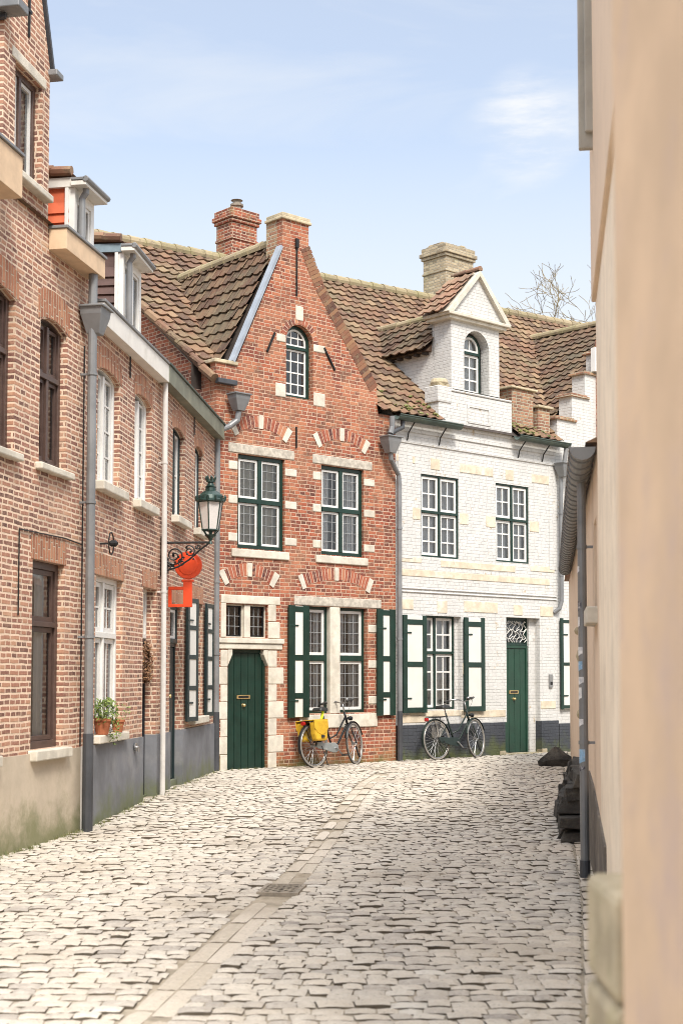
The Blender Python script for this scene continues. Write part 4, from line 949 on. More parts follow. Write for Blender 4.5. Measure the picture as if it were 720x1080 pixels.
mb.box(3.93, 4.28, -.015, .02, 3.6, 5.6); mb.box(8.0, 8.2, -.015, .02, 3.6, 5.6); h.put(mb, 'cornice_bands', 'brick_white', bevel=.008)
window(h, 4.5, 5.47, 3.66, 5.12, y=.02, trans=4.46, nx=2, nt_=2, nb=3, fw=.03, mw=.045, sw=.045, bar=.025, cover=1)
window(h, 6.47, 7.41, 3.68, 5.14, y=.02, trans=4.48, nx=2, nt_=2, nb=3, fw=.03, mw=.045, sw=.045, bar=.025, cover=1)
window(h, 4.6, 5.45, .98, 2.63, y=.12, trans=1.98, cols=(.42,), nx=2, nt_=2, nb=3, fw=.03, mw=.045, sw=.045, bar=.025)
mb = MB(); mb.box(5.45, 5.52, .1, .3, .98, 2.63); h.put(mb, 'window_reveal', 'brick_white')
shutter(h, 3.99, 4.57, .93, 2.62, (.98, 1.77, 2.5), y=-.07, st=.1, rh=.09); shutter(h, 5.54, 6.08, .93, 2.62, (.98, 1.77, 2.5), y=-.07, st=.1, rh=.09)
plank_door(h, 6.78, 7.52, .14, 2.14, .16, 'green_mid', 4, 'green plank door with a letter slot under a lattice fanlight')
fr = window(h, 6.78, 7.52, 2.14, 2.66, y=.16, cols=(), nx=1, nb=1, fw=.04, sw=.02, sc_='green', curtain=None)
mb = MB()
for i in range(7):
    x = 6.84+i*.1; mb.tube([(x+.05*math.sin(t*1.6+i), .15, 2.2+t*.05) for t in range(9)], .009, 5)
for i in range(3): mb.tube([(6.83+t*.063, .145, 2.28+i*.14+.03*math.sin(t*1.9+i)) for t in range(11)], .008, 5)
h.put(mb, 'fanlight_lattice', 'cream_panel')
mb = MB(); mb.box(7.52, 7.7, .12, .3, .14, 2.66); h.put(mb, 'door_reveal', 'brick_white')
mb = MB(); mb.box(7.95, 8.05, -.03, 0, 1.35, 1.6); mb.box(7.97, 8.03, -.035, -.03, 1.4, 1.46, 1); h.put(mb, 'doorbell', ['chrome', 'iron'])
# dormer: base, tower, niche, pediment, body
mb = MB(); nic = archloop(5.62, 6.3, 6.74, 7.55, .34, 14)
wall(mb, [(5.28, 6.72), (6.58, 6.72), (6.58, 8.0), (5.28, 8.0)], [nic], y0=-.012, thick=.2)
mb.box(5.28, 5.48, .188, .46, 6.6, 8.0); mb.box(6.38, 6.58, .188, .46, 6.6, 8.0); mb.box(5.28, 6.58, .4, .46, 7.4, 8.0)
dw = h.put(mb, 'dormer', 'brick_white')
mb = MB(); mb.box(4.93, 6.92, -.03, .3, 6.0, 6.68); mb.box(4.9, 5.25, -.05, .3, 6.45, 6.75); mb.box(5.2, 6.9, -.05, .2, 6.68, 6.722); h.put(mb, 'base', 'brick_white', parent=dw, bevel=.02)
mb = MB(); mb.lathe([(.0, 0), (.14, 0), (.17, .06), (.14, .13), (.0, .16)], (5.08, .1, 6.76), 12); mb.box(4.96, 5.2, -.04, .24, 6.74, 6.8); h.put(mb, 'shoulder_stone', 'stone_moss', parent=dw, bevel=.01)
mb = MB(); ring(mb, rect(5.68, 6.3, 6.16, 6.5), rect(5.73, 6.25, 6.21, 6.45), -.045, -.03); h.put(mb, 'relief_panel', 'brick_white', parent=dw, bevel=.01)
mb = MB(); mb.box(5.3, 6.56, -.04, .1, 6.7, 6.735); h.put(mb, 'ledge', 'stone_dark', parent=dw)
mb = MB(); mb.box(5.16, 6.7, -.1, .5, 8.0, 8.06); mb.box(5.1, 6.76, -.15, .52, 8.06, 8.12); h.put(mb, 'moulding', 'stone', parent=dw, bevel=.012)
mb = MB(); mb.prism([(5.2, 8.12), (6.66, 8.12), (5.93, 8.9)], -.06, .5); h.put(mb, 'pediment', 'brick_white', parent=dw)
mb = MB()
for A, B_ in (((5.06, 8.1), (5.93, 9.0)), ((6.80, 8.1), (5.93, 9.0))):
    d = (Vector((B_[0], 0, B_[1]))-Vector((A[0], 0, A[1]))).normalized(); N = Vector((-d.z, 0, d.x)) if d.x > 0 else Vector((d.z, 0, -d.x))
    q = [Vector((A[0], -.14, A[1])), Vector((B_[0], -.14, B_[1])), Vector((B_[0], -.14, B_[1]))-Vector((0, 0, .11)), Vector((A[0], -.14, A[1]))+Vector((.14 if d.x > 0 else -.14, 0, 0))]
    mb.prism_dir(q, (0, .24, 0))
h.put(mb, 'pediment_rake', 'stone', parent=dw)
mb = MB(); V_ = Vector((5.93-5.04, 0, 9.0-8.1)); roof_tiles(mb, (5.04, .56, 8.1), (0, -1, 0), V_, 3, 5); V_ = Vector((5.93-6.82, 0, 9.0-8.1)); roof_tiles(mb, (6.82, -.08, 8.1), (0, 1, 0), V_, 3, 5)
mb.cur = .4; mb.prism([(5.1, 8.11), (6.74, 8.11), (5.93, 8.96)], .1, .55); ridge_caps(mb, (5.93, -.14, 9.02), (5.93, .55, 9.02), .05); h.put(mb, 'pediment_roof', 'tile_red', parent=dw)
mb = MB(); mb.prism_dir([(5.28, .46, 6.3), (5.28, 2.0, 7.6), (5.28, .46, 7.6)], (.1, 0, 0)); mb.prism_dir([(6.48, .46, 6.3), (6.48, 2.0, 7.6), (6.48, .46, 7.6)], (.1, 0, 0)); h.put(mb, 'cheeks', 'brick_white', parent=dw)
mb = MB(); V_ = Vector((5.93-5.1, 0, 8.32-7.5)); roof_tiles(mb, (5.1, 3.0, 7.5), (0, -1, 0), V_, 12, 5); V_ = Vector((5.93-6.76, 0, 8.32-7.5)); roof_tiles(mb, (6.76, .4, 7.5), (0, 1, 0), V_, 12, 5)
mb.cur = .2; mb.prism([(5.14, 7.49), (6.72, 7.49), (5.93, 8.28)], .47, 3.0); h.put(mb, 'dormer_roof', 'tile_dark', parent=dw)
mb = MB(); ridge_caps(mb, (5.93, .46, 8.33), (5.93, 2.75, 8.35), .08); h.put(mb, 'dormer_ridge', 'ridge', parent=dw)
for i in range(5):
    pass
mb = MB()
for i in range(6): mb.box(5.16, 5.3, .55+i*.22, .61+i*.22, 7.44, 7.5)
h.put(mb, 'rafter_ends', 'under', parent=dw)
window(h, 5.7, 6.22, 6.74, 7.84, y=.14, arch=.26, cols=(), trans=7.5, nx=2, nt_=1, nb=3, fw=.03, sw=.04, bar=.028, curtain='curtain')
long_roof(h, 3.87, 8.3, 'tile', keep=lambda x, s: not (4.98 < x < 6.88 and s < .75))
body(h, 3.9, 8.2, 8.4, EV-.03, 9.5, 'brick_white', pitch_depth=4.2)
mb = MB(); mb.box(7.1, 7.72, .12, .6, 6.1, 7.02); h.put(mb, 'brick_stub', 'brick_old', bevel=.02); mb = MB(); mb.box(7.78, 8.13, .05, .42, 6.1, 6.72); h.put(mb, 'brick_stub', 'brick_old', bevel=.02)
mb = MB(); mb.box(7.74, 8.18, .0, .46, 6.722, 6.77); h.put(mb, 'stub_coping', 'stone_moss', bevel=.01); mb = MB(); mb.box(7.04, 7.8, .07, .65, 7.022, 7.06); h.put(mb, 'stub_coping', 'stone_moss', bevel=.01)
def half_gutter(h, x0, x1, y, z, r=.085, m='gutter_green', seg=8, parent=None, name='gutter', beads=0):
    mb = MB(); vs = []; prof = []
    for j in range(seg+1): a = math.pi+math.pi*j/seg; prof.append((y+r*math.cos(a), z+r*math.sin(a)))
    for j in range(seg, -1, -1): a = math.pi+math.pi*j/seg; prof.append((y+(r-.008)*math.cos(a), z+(r-.008)*math.sin(a)))
    k = len(prof); mb.add([(x0, a, b) for a, b in prof]+[(x1, a, b) for a, b in prof], [(i, (i+1) % k, (i+1) % k+k, i+k) for i in range(k)]+[tuple(range(k))[::-1], tuple(range(k, 2*k))])
    mb.tube([(x0, y-r, z), (x1, y-r, z)], .011, 6)
    for q in range(beads):
        x = x0+(x1-x0)*(q+.5)/beads; mb.tube([(x, y+(r+.003)*math.cos(math.pi+math.pi*j/10), z+(r+.003)*math.sin(math.pi+math.pi*j/10)) for j in range(11)], .009, 6)
    return h.put(mb, name, m, smooth=False, parent=parent)
half_gutter(h, 3.72, 5.3, -.2, 6.04); half_gutter(h, 6.86, 8.36, -.2, 6.04)
mb = MB()
for x in (4.15, 4.95, 7.1, 7.8): mb.tube([(x, -.2, 5.96), (x, -.14, 5.9), (x, -.05, 5.8), (x, -.02, 5.68), (x, 0, 5.66)], .012, 6)
h.put(mb, 'gutter_brackets', 'iron')
hopper(h, 8.27, 5.66, .3, .26, y=-.16)
mb = MB(); mb.tube([(8.3, -.2, 5.96), (8.27, -.16, 5.6), (8.25, -.1, 5.35), (8.24, -.1, 3.0), (8.2, -.08, 2.86), (8.12, -.0, 2.78)], .042, 12)
for z in (4.7, 3.5): mb.tube([(8.242, -.1, z-.015), (8.242, -.1, z+.015)], .052, 12)
h.put(mb, 'downpipe', 'zinc')

# ------------------------------------------------------------ stepped gable house
h = House('stepped_gable_house', FB, 8.22, 'white house with a brick-capped stepped gable behind the bend, mostly hidden by the right wall')
pts = [(8.22, 0), (9.42, 0), (9.42, 7.6)]
steps = [(8.28, 6.55), (8.74, 7.06), (9.16, 7.56), (9.62, 8.06), (10.05, 8.5), (10.5, 8.95), (11.5, 8.95), (11.95, 8.5), (12.4, 8.06), (12.85, 7.56), (13.3, 7.06), (13.75, 6.55)]
outl = [(8.212, 0), (13.8, 0), (13.8, 6.3)]
L = []
for i in range(len(steps)-1, 5, -1):
    x, z = steps[i]; L += [(x, steps[i+1][1] if i < len(steps)-1 else 6.3), (x, z)]
L2 = []
for i in range(5, -1, -1):
    x, z = steps[i]; L2 += [(x, z), (x, steps[i-1][1] if i else 6.2)]
outl += L[0:] + L2 + [(8.212, 6.2)]
mb = MB(); wall(mb, outl, [rect(8.75, 9.5, .95, 2.65), rect(9.9, 10.8, 3.6, 5.1)], thick=.32); h.put(mb, 'front_wall', 'brick_white')
for i in range(5):
    x, z = steps[i]; x2 = steps[i+1][0]; mb = MB(); mb.box(x-.06, x2+.12, -.04, .38, z+.0, z+.045); mb.box(x-.02, x2+.05, -.02, .36, z+.045, z+.075); h.put(mb, 'step_capping', 'brick_old', bevel=.01)
mb = MB(); mb.box(8.23, 13.8, -.03, .02, 0, .66); h.put(mb, 'plinth', 'brick_plinth')
window(h, 8.75, 9.5, .95, 2.65, y=.1, trans=1.9, nx=2, nt_=2, nb=3); window(h, 9.9, 10.8, 3.6, 5.1, y=.05, trans=4.45)
shutter(h, 8.26, 8.72, .93, 2.68, (.98, 1.8, 2.62), y=-.07, st=.07)
ch = MB(); chimney(ch, 9.7, 4.2, .9, .7, 9.4, 11.12)
for i in range(26):   # crumbled head
    a = random.uniform(-.44, .38); ch.box(9.7+a, 9.7+a+.14, 3.88+random.uniform(0, .3), 4.2+random.uniform(0, .3), 11.08, 11.12+random.uniform(.01, .09))
h.put(ch, 'chimney', 'brick_yellow', bevel=.012)
mb = MB(); mb.box(9.36, 9.5, -.1, .0, 7.64, 8.12); h.put(mb, 'vent_stack', 'white')
mb = MB(); mb.box(9.505, 9.68, -.08, -.003, 3.2, 8.3); h.put(mb, 'brick_pier', 'brick_red')
mb = MB(); mb.lathe([(.0, -.05), (.03, -.05), (.035, -.02), (.05, 0)], (8.52, 0, 4.85), 10, axis='y'); h.put(mb, 'wall_rosette', 'stone_ochre')
mb = MB(); V_ = Vector((11.6-8.1, 0, 9.22-6.15)); roof_tiles(mb, (8.1, 3.6, 6.15), (0, -1, 0), V_, 15, int(V_.length/.23)); h.put(mb, 'cross_roof', 'tile_dark')
mb = MB(); mb.prism([(8.1, 6.12), (15., 6.12), (11.6, 9.18)], .33, 3.6); h.put(mb, 'roof_underlay', 'under')
mb = MB(); ridge_caps(mb, (11.6, .33, 9.25), (11.6, 3.5, 9.27), .09); h.put(mb, 'cross_ridge', 'ridge')
long_roof(h, 8.3, 16, 'tile', keep=lambda x, s: s > .55, ufront=.36); body(h, 8.23, 15.9, 8.4, EV-.03, 9.7, 'brick_white', pitch_depth=4.2)

# ------------------------------------------------------------ right side of the street
h = House('rendered_house', FR, 0, 'low rendered house on the right under a half-round gutter with a sticker-covered grey pipe')
mb = MB(); wall(mb, [(-1.2, 0), (13.3, 0), (13.3, 3.2), (-1.2, 3.2)], [rect(12.35, 12.95, 2.05, 2.7)], thick=.3); h.put(mb, 'front_wall', 'render_warm')
mb = MB(); mb.box(12.3, 13.0, -.08, .25, 1.93, 2.05); h.put(mb, 'ledge', 'stone', bevel=.01)
mb = MB(); mb.box(12.35, 12.95, .2, .25, 2.05, 2.7); h.put(mb, 'blind_window', 'render_pale')
mb = MB(); mb.prism([(10.6, 0), (13.298, 0), (13.298, .57), (11.8, .7), (10.6, .74)], -.015, .02); h.put(mb, 'tarred_base', 'tar_base')
mb = MB()
for i in range(6): mb.prism_dir([(10.15-i*.02, -.05-.0*i, .3*i+.4), (10.15, .05, .3*i+.4), (10.15, .05, .3*i+.68), (10.15, -.07+.01*i, .3*i+.66)], (.25, 0, 0)) if 0 else None
half_gutter(h, 1.9, 13.28, -.1, 3.14, .085, 'zinc', beads=36)
mb = MB(); mb.prism_dir([(13.282, -.1+.09*math.cos(a), 3.14+.09*math.sin(a)) for a in [math.pi+math.pi*j/10 for j in range(11)]], (.006, 0, 0)); h.put(mb, 'gutter_end', 'zinc')
dp_ = downpipe(h, 12.12, .03, 3.08, .034, 'zinc', low=.12, y=-.085, clips=(2.55, 1.05))
# stickers wrapped on the pipe
st = MB(); mats_ = ['sticker_white', 'sticker_blue', 'sticker_black']
for z, hh, m_, a0, a1 in ((2.06, .07, 2, 3.4, 5.4), (1.93, .08, 0, 3.2, 5.0), (1.72, .06, 0, 3.6, 5.6), (1.60, .07, 1, 3.3, 5.5), (1.50, .05, 0, 4., 5.8), (1.38, .09, 0, 3.3, 5.3), (1.18, .05, 0, 3.8, 5.6), (.90, .1, 1, 3.2, 5.9), (.84, .03, 2, 3.2, 5.9), (2.35, .05, 0, 3.6, 5.0)):
    k = 8; vs = []
    for i in range(k+1):
        a = a0-.6+(a1-a0+1.2)*i/k; vs += [(12.12+.0355*math.cos(a), -.085+.0355*math.sin(a), z+.01*math.sin(i)), (12.12+.0355*math.cos(a), -.085+.0355*math.sin(a), z+hh)]
    st = MB(); st.add(vs, [(2*i, 2*i+2, 2*i+3, 2*i+1) for i in range(k)]); h.put(st, 'sticker', mats_[m_], parent=dp_)

mb = MB(); mb.prism_dir([(-1.2, -.08, 3.17), (-1.2, 1.5, 3.9), (-1.2, 3.0, 3.17)], (14.5, 0, 0)); h.put(mb, 'roof', 'tile_red')
body(h, -1.2, 13.28, 3.0, 3.2, 3.85, 'render_warm')
# rough old corbels and lumps on the old far part of the wall
mb = MB()
for x, z, s in ((9.4, 1.75, .1), (9.2, 1.68, .07), (7.5, 1.15, .06), (8.9, .95, .06), (6, 2.1, .05), (9.6, 2.6, .05)):
    mb.lathe([(0, -s*.9), (s*.6, -s*.7), (s, -s*.2), (s*1.1, .02)], (x, 0, z), 8, axis='y')
h.put(mb, 'wall_stones', 'stone_moss', bevel=.01)

h2 = House('rendered_house', FR, 13.3, 'tall pale rendered house on the right rising behind the blurred nearest wall')
mb = MB(); mb.box(13.3, 20.2, -.0, .3, 0, 4.15); h2.put(mb, 'front_wall', 'render_pale')
mb = MB(); mb.prism([(13.3, 0), (14.15, 0), (14.15, .5), (13.3, .57)], -.015, .02); h2.put(mb, 'tarred_base', 'tar_base')
mb = MB(); mb.box(13.29, 20.2, -.03, .3, 4.15, 6.9); h2.put(mb, 'upper_wall', 'render_warm', bevel=.01)
body(h2, 13.3, 20.2, 3.0, 6.85, 7.6, 'render_pale', gables=True)
mb = MB(); mb.prism_dir([(13.2, -.1, 6.9), (13.2, 1.5, 7.7), (13.2, 3.1, 6.9)], (7, 0, 0)); h2.put(mb, 'roof', 'tile_red')
mb = MB(); mb.box(13.9, 13.95, -.12, -.0, 5.0, 6.6); mb.box(13.95, 13.99, -.08, 0, 5.1, 6.5); h2.put(mb, 'open_shutter', 'far_board', bevel=.01)

# nearest wall, out of focus
nw = thing('garden_wall', (.503, 2.6, 0), 0, 'out of focus beige plastered wall filling the right edge, nearest the viewer', 'wall')
mb = MB(); mb.box(0, .5, -3.0, 0, -.1, 3.6)
mb.build('plaster', 'render_near', nw, bevel=.02)
gp = thing('stone_post', (.515, 2.9, 0), 0, 'blurred mossy pier of stacked stones at the foot of the nearest wall', 'stone post')
for i, (za, zb) in enumerate(((-.05, .22), (.225, .5), (.505, .73), (.735, .93), (.935, 1.145))):
    mb = MB(); e = random.uniform(-.006, .006); mb.box(-.004+e, .25, -.2, .12+e, za, zb-.004); mb.build('stone_block', 'stone_moss', gp, bevel=.02)

# rough stone footing and boulder
def rock(mb, c, s, seed, sub=3, flat=0):
    rnd = random.Random(seed); import bmesh
    b = bmesh.new(); bmesh.ops.create_icosphere(b, subdivisions=sub, radius=1)
    dirs = [(Vector((rnd.gauss(0, 1), rnd.gauss(0, 1), rnd.gauss(0, 1))).normalized(), rnd.uniform(.5, .85)) for _ in range(16)]
    vs = []
    for v in b.verts:
        p = v.co.copy()
        for d, l in dirs:
            q = p.dot(d)
            if q > l: p -= d*(q-l)*.97
        p *= 1+rnd.uniform(-.02, .02); vs.append((c[0]+p.x*s[0], c[1]+p.y*s[1], c[2]+p.z*s[2]))
    fs = [tuple(v.index for v in f.verts) for f in b.faces]; b.free(); mb.add(vs, fs)
ft = thing('stone_buttress', FR.w(8.9, 0, 0), FR.a, 'dark rough stone footing bulging from the rendered wall beside the grey pipe', 'stone footing')
for i in range(5):
    x = -1.8+random.uniform(0, .15)
    while x < .6:
        l = random.uniform(.2, .4); za = .0+i*.135; bu = (.26, .27, .25, .2, .15)[i]+random.uniform(-.035, .03); mb = MB()
        q = lambda: random.uniform(-.028, .028)
        vv = [(x+q(), -bu+q(), za+q()), (x+l-.015+q(), -bu+q(), za+q()), (x+l-.015, .04, za), (x, .04, za), (x+q(), -bu+.02+q(), za+.122+q()), (x+l-.015+q(), -bu+.02+q(), za+.122+q()), (x+l-.015, .04, za+.122), (x, .04, za+.122)]
        mb.add(vv, [(0, 3, 2, 1), (4, 5, 6, 7), (0, 1, 5, 4), (1, 2, 6, 5), (2, 3, 7, 6), (3, 0, 4, 7)]); mb.build('footing_stone', 'stone_dark', ft, bevel=.01); x += l
bo = MB(); rock(bo, (0, 0, .1), (.34, .3, .38), 99, 3); bo.xf(lambda p: Vector((p.x*(1-.55*max(0, p.z-.1)/.3), p.y*(1-.5*max(0, p.z-.1)/.3), p.z)))
o = bo.build('boulder', 'stone_dark'); o.location = (3.42, 23.0, .08); tag(o, 'dark mossy boulder lying on the cobbles where the right wall ends', 'boulder')

# ------------------------------------------------------------ street lantern on its bracket
P = F3.w(-.18, 0, 3.22)
lb = thing('lamp_bracket', P, F3.a-math.pi/2, 'black scrolled iron bracket reaching from the brick wall and carrying the street lantern', 'bracket')
mb = MB(); mb.tube([(0, 0, .0), (.62, 0, .0)], .014, 8); mb.tube([(0.01, 0, .08), (.01, 0, -.42)], .014, 8); mb.build('arm', 'iron', lb)
mb = MB()
def spiral(cx, cz, r0, turns, a0, s=1):
    k = int(turns*16); return [(cx+r0*(1-.8*i/k)*math.cos(a0+s*i*math.pi/8), 0, cz+r0*(1-.8*i/k)*math.sin(a0+s*i*math.pi/8)) for i in range(k+1)]
mb.tube(spiral(.17, -.16, .13, 1.9, 2.6), .010, 6); mb.tube(spiral(.36, -.11, .075, 1.6, 2.2, -1), .009, 6); mb.tube(spiral(.09, -.3, .06, 1.5, .5), .009, 6)
mb.tube([(.02, 0, -.36), (.1, 0, -.34), (.22, 0, -.3), (.36, 0, -.21), (.48, 0, -.1), (.6, 0, -.01)], .012, 6); mb.tube(spiral(.26, -.25, .05, 1.5, 1.), .008, 6)
mb.tube(spiral(.47, -.05, .035, 1.3, 3.), .008, 6)
rnd = random.Random(3)
for i in range(16):
    a = rnd.uniform(.05, .5); rock(mb, (a, rnd.uniform(-.02, .02), -.05-rnd.uniform(0, .28)*(1-a)), (.022, .008, .022), i, 1)
mb.build('scrollwork', 'iron', lb)
lt = thing('street_lantern', F3.w(-.18, 0, 3.22)+Vector((math.cos(F3.a-math.pi/2)*.62, math.sin(F3.a-math.pi/2)*.62, 0)), F3.a-math.pi/2+.5, 'green crowned glass street lantern standing on the black iron bracket at the left', 'street lantern')
mb = MB(); mb.lathe([(.0, -.03), (.03, -.02), (.018, .02), (.03, .05), (.075, .09), (.082, .105)], (0, 0, 0), 16); mb.tube([(0, 0, 0), (0, 0, .3)], .016, 8)
mb.build('stem', 'lamp_green', lt, smooth=False)
H0, H1_ = .17, .56
mb = MB()
for i in range(6):
    a = math.pi/3*i; mb.tube([(.115*math.cos(a), .115*math.sin(a), H0), (.175*math.cos(a), .175*math.sin(a), H1_)], .009, 6)
    mb.tube([(.115*math.cos(a), .115*math.sin(a), H0), (.02*math.cos(a), .02*math.sin(a), .05)], .008, 6)
for r_, z in ((.118, H0), (.178, H1_)): mb.tube([(r_*math.cos(math.pi/3*i), r_*math.sin(math.pi/3*i), z) for i in range(6)], .012, 6, closed=True)
mb.build('cage', 'lamp_green', lt)
n = NT('lantern_glass'); a_ = n.n('ShaderNodeBsdfDiffuse'); a_.inputs[0].default_value = (.9, .87, .84, 1); b_ = n.n('ShaderNodeBsdfTransparent'); b_.inputs[0].default_value = (.9, .86, .82, 1)
g_ = n.n('ShaderNodeBsdfGlossy'); g_.inputs['Roughness'].default_value = .12
m1 = n.n('ShaderNodeMixShader'); n.set(m1.inputs[0], .32); n.set(m1.inputs[1], a_.outputs[0]); n.set(m1.inputs[2], b_.outputs[0])
m2 = n.n('ShaderNodeMixShader'); n.set(m2.inputs[0], .16); n.set(m2.inputs[1], m1.outputs[0]); n.set(m2.inputs[2], g_.outputs[0]); n.set(n.out.inputs['Surface'], m2.outputs[0]); M['lantern_glass'] = n.m
for i in range(6):
    a, b = math.pi/3*i, math.pi/3*(i+1); mb = MB()
    mb.add([(.113*math.cos(a), .113*math.sin(a), H0), (.113*math.cos(b), .113*math.sin(b), H0), (.172*math.cos(b), .172*math.sin(b), H1_), (.172*math.cos(a), .172*math.sin(a), H1_)], [(0, 1, 2, 3)]); mb.build('glass_pane', 'lantern_glass', lt)
mb = MB(); mb.lathe([(.182, .56), (.205, .565), (.205, .585), (.18, .6), (.165, .65), (.11, .7), (.075, .72), (.07, .76), (.082, .77), (.05, .79), (.04, .83), (.06, .84), (.055, .87), (.0, .88)], (0, 0, 0), 6*3)
mb.build('canopy', 'lamp_green', lt)
mb = MB()
for i in range(12):
    a = math.pi/6*i; r_ = .195; mb.tube([(r_*math.cos(a), r_*math.sin(a), .58), ((r_+.012)*math.cos(a), (r_+.012)*math.sin(a), .63), (r_*math.cos(a), r_*math.sin(a), .655)], [.02, .016, .004], 6)
for i in range(7):
    a = math.pi*2/7*i; mb.tube([(.045*math.cos(a), .045*math.sin(a), .84), (.07*math.cos(a), .07*math.sin(a), .9), (.06*math.cos(a), .06*math.sin(a), .93)], [.014, .014, .004], 6)
mb.build('crown', 'lamp_green', lt)
lt.scale = (.9, .9, .9)
mb = MB(); mb.tube([(0, 0, .3), (0, 0, .36), (0, 0, .44), (0, 0, .5)], [.02, .05, .045, .02], 12); mb.build('bulb', 'white', lt, smooth=True)

# orange key sign
ks = thing('key_sign', F3.w(.12, -.03, 3.22), F3.a-math.pi/2, 'orange key-shaped hanging sign fixed to the brick wall below the lantern bracket', 'sign')
mb = MB(); cx, cz = .26, -.26; c0 = [(cx+.175*math.cos(i*math.pi/14), -cz*0+cz+.175*math.sin(i*math.pi/14)) for i in range(28)]
mb.prism(c0, -.03, .03); c1 = [(cx+.125*math.cos(i*math.pi/14), cz+.125*math.sin(i*math.pi/14)) for i in range(28)]; mb.prism(c1, -.038, .038); mb.build('bow', 'orange', ks, bevel=.008)
mb = MB(); mb.box(.2, .31, -.03, .03, -.79, -.44); mb.box(.18, .33, -.035, .035, -.47, -.44); mb.build('shaft', 'orange', ks, bevel=.006)
mb = MB(); mb.box(.01, .2, -.025, .025, -.79, -.75); mb.box(.01, .2, -.025, .025, -.57, -.53); mb.box(.01, .05, -.025, .025, -.75, -.57); mb.build('bit', 'orange', ks, bevel=.004)
mb = MB(); mb.box(-.02, .1, -.01, .01, -.28, -.25); mb.box(-.03, -.0, -.05, .05, -.36, -.16); mb.build('wall_fixing', 'iron', ks)

# pot plant and wreath
def leaves(mb, c, r, n_, s, rnd, squash=(1, 1, 1)):
    for _ in range(n_):
        d = Vector((rnd.gauss(0, 1), rnd.gauss(0, 1), rnd.gauss(0, 1))).normalized()*r*rnd.uniform(.3, 1)**.6
        p = Vector(c)+Vector((d.x*squash[0], d.y*squash[1], d.z*squash[2])); u = Vector((rnd.gauss(0, 1), rnd.gauss(0, 1), rnd.gauss(0, 1))).normalized(); v = u.orthogonal().normalized(); mb.cur = rnd.random()
        l = s*rnd.uniform(.6, 1.3); mb.add([p-u*l, p-v*l*.4, p+u*l, p+v*l*.4], [(0, 1, 2, 3)])
    mb.cur = .5
rnd = random.Random(5)
pp = thing('potted_plant', F2.w(.45, -.03, .95), F2.a, 'leafy green plant in a terracotta pot on the window sill at left', 'potted plant')
mb = MB(); mb.lathe([(0, 0), (.065, 0), (.09, .14), (.1, .14), (.1, .17), (.085, .17), (.08, .15), (0, .15)], (0, 0, 0), 16); mb.build('pot', 'terracotta', pp)
mb = MB(); leaves(mb, (0, -.03, .24), .17, 420, .022, rnd, (1.2, .9, .9)); leaves(mb, (.1, -.1, .05), .1, 120, .02, rnd, (1, .8, 1.6)); mb.build('foliage', 'leaf', pp)
mb = MB()
for i in range(12):
    a = rnd.uniform(0, 6.3); mb.tube([(0, 0, .14), (.06*math.cos(a), .05*math.sin(a), .25), (.16*math.cos(a), .12*math.sin(a), .36)], .003, 4)
mb.build('stems', 'leaf', pp)
p2 = thing('potted_plant', F2.w(1.08, -.03, .95), F2.a, 'small sparse plant in a terracotta pot at the far end of the same sill', 'potted plant')
mb = MB(); mb.lathe([(0, 0), (.05, 0), (.07, .11), (.08, .11), (.08, .135), (0, .13)], (0, 0, 0), 16); mb.build('pot', 'terracotta', p2)
mb = MB(); leaves(mb, (.02, -.04, .2), .12, 70, .018, rnd, (1.2, .8, 1.3)); mb.build('foliage', 'leaf', p2)
wr = thing('door_wreath', F2.w(2.66, .06, 1.72), F2.a, 'brown dried wreath hanging on the black door', 'wreath')
mb = MB()
for q in range(5): mb.tube([((.17+.03*math.cos(i*2.3+q))*math.cos(i*math.pi/12), .03*math.sin(i*1.7+q*2), (.2+.03*math.cos(i*2.3+q))*math.sin(i*math.pi/12)) for i in range(24)], .012, 5, closed=True)
mb.build('twigs', 'wreath_twig', wr)
mb = MB()
for i in range(24): a = i*math.pi/12; leaves(mb, (.18*math.cos(a), -.02, .21*math.sin(a)), .06, 16, .02, rnd)
mb.build('dried_leaves', 'dry_leaf', wr)

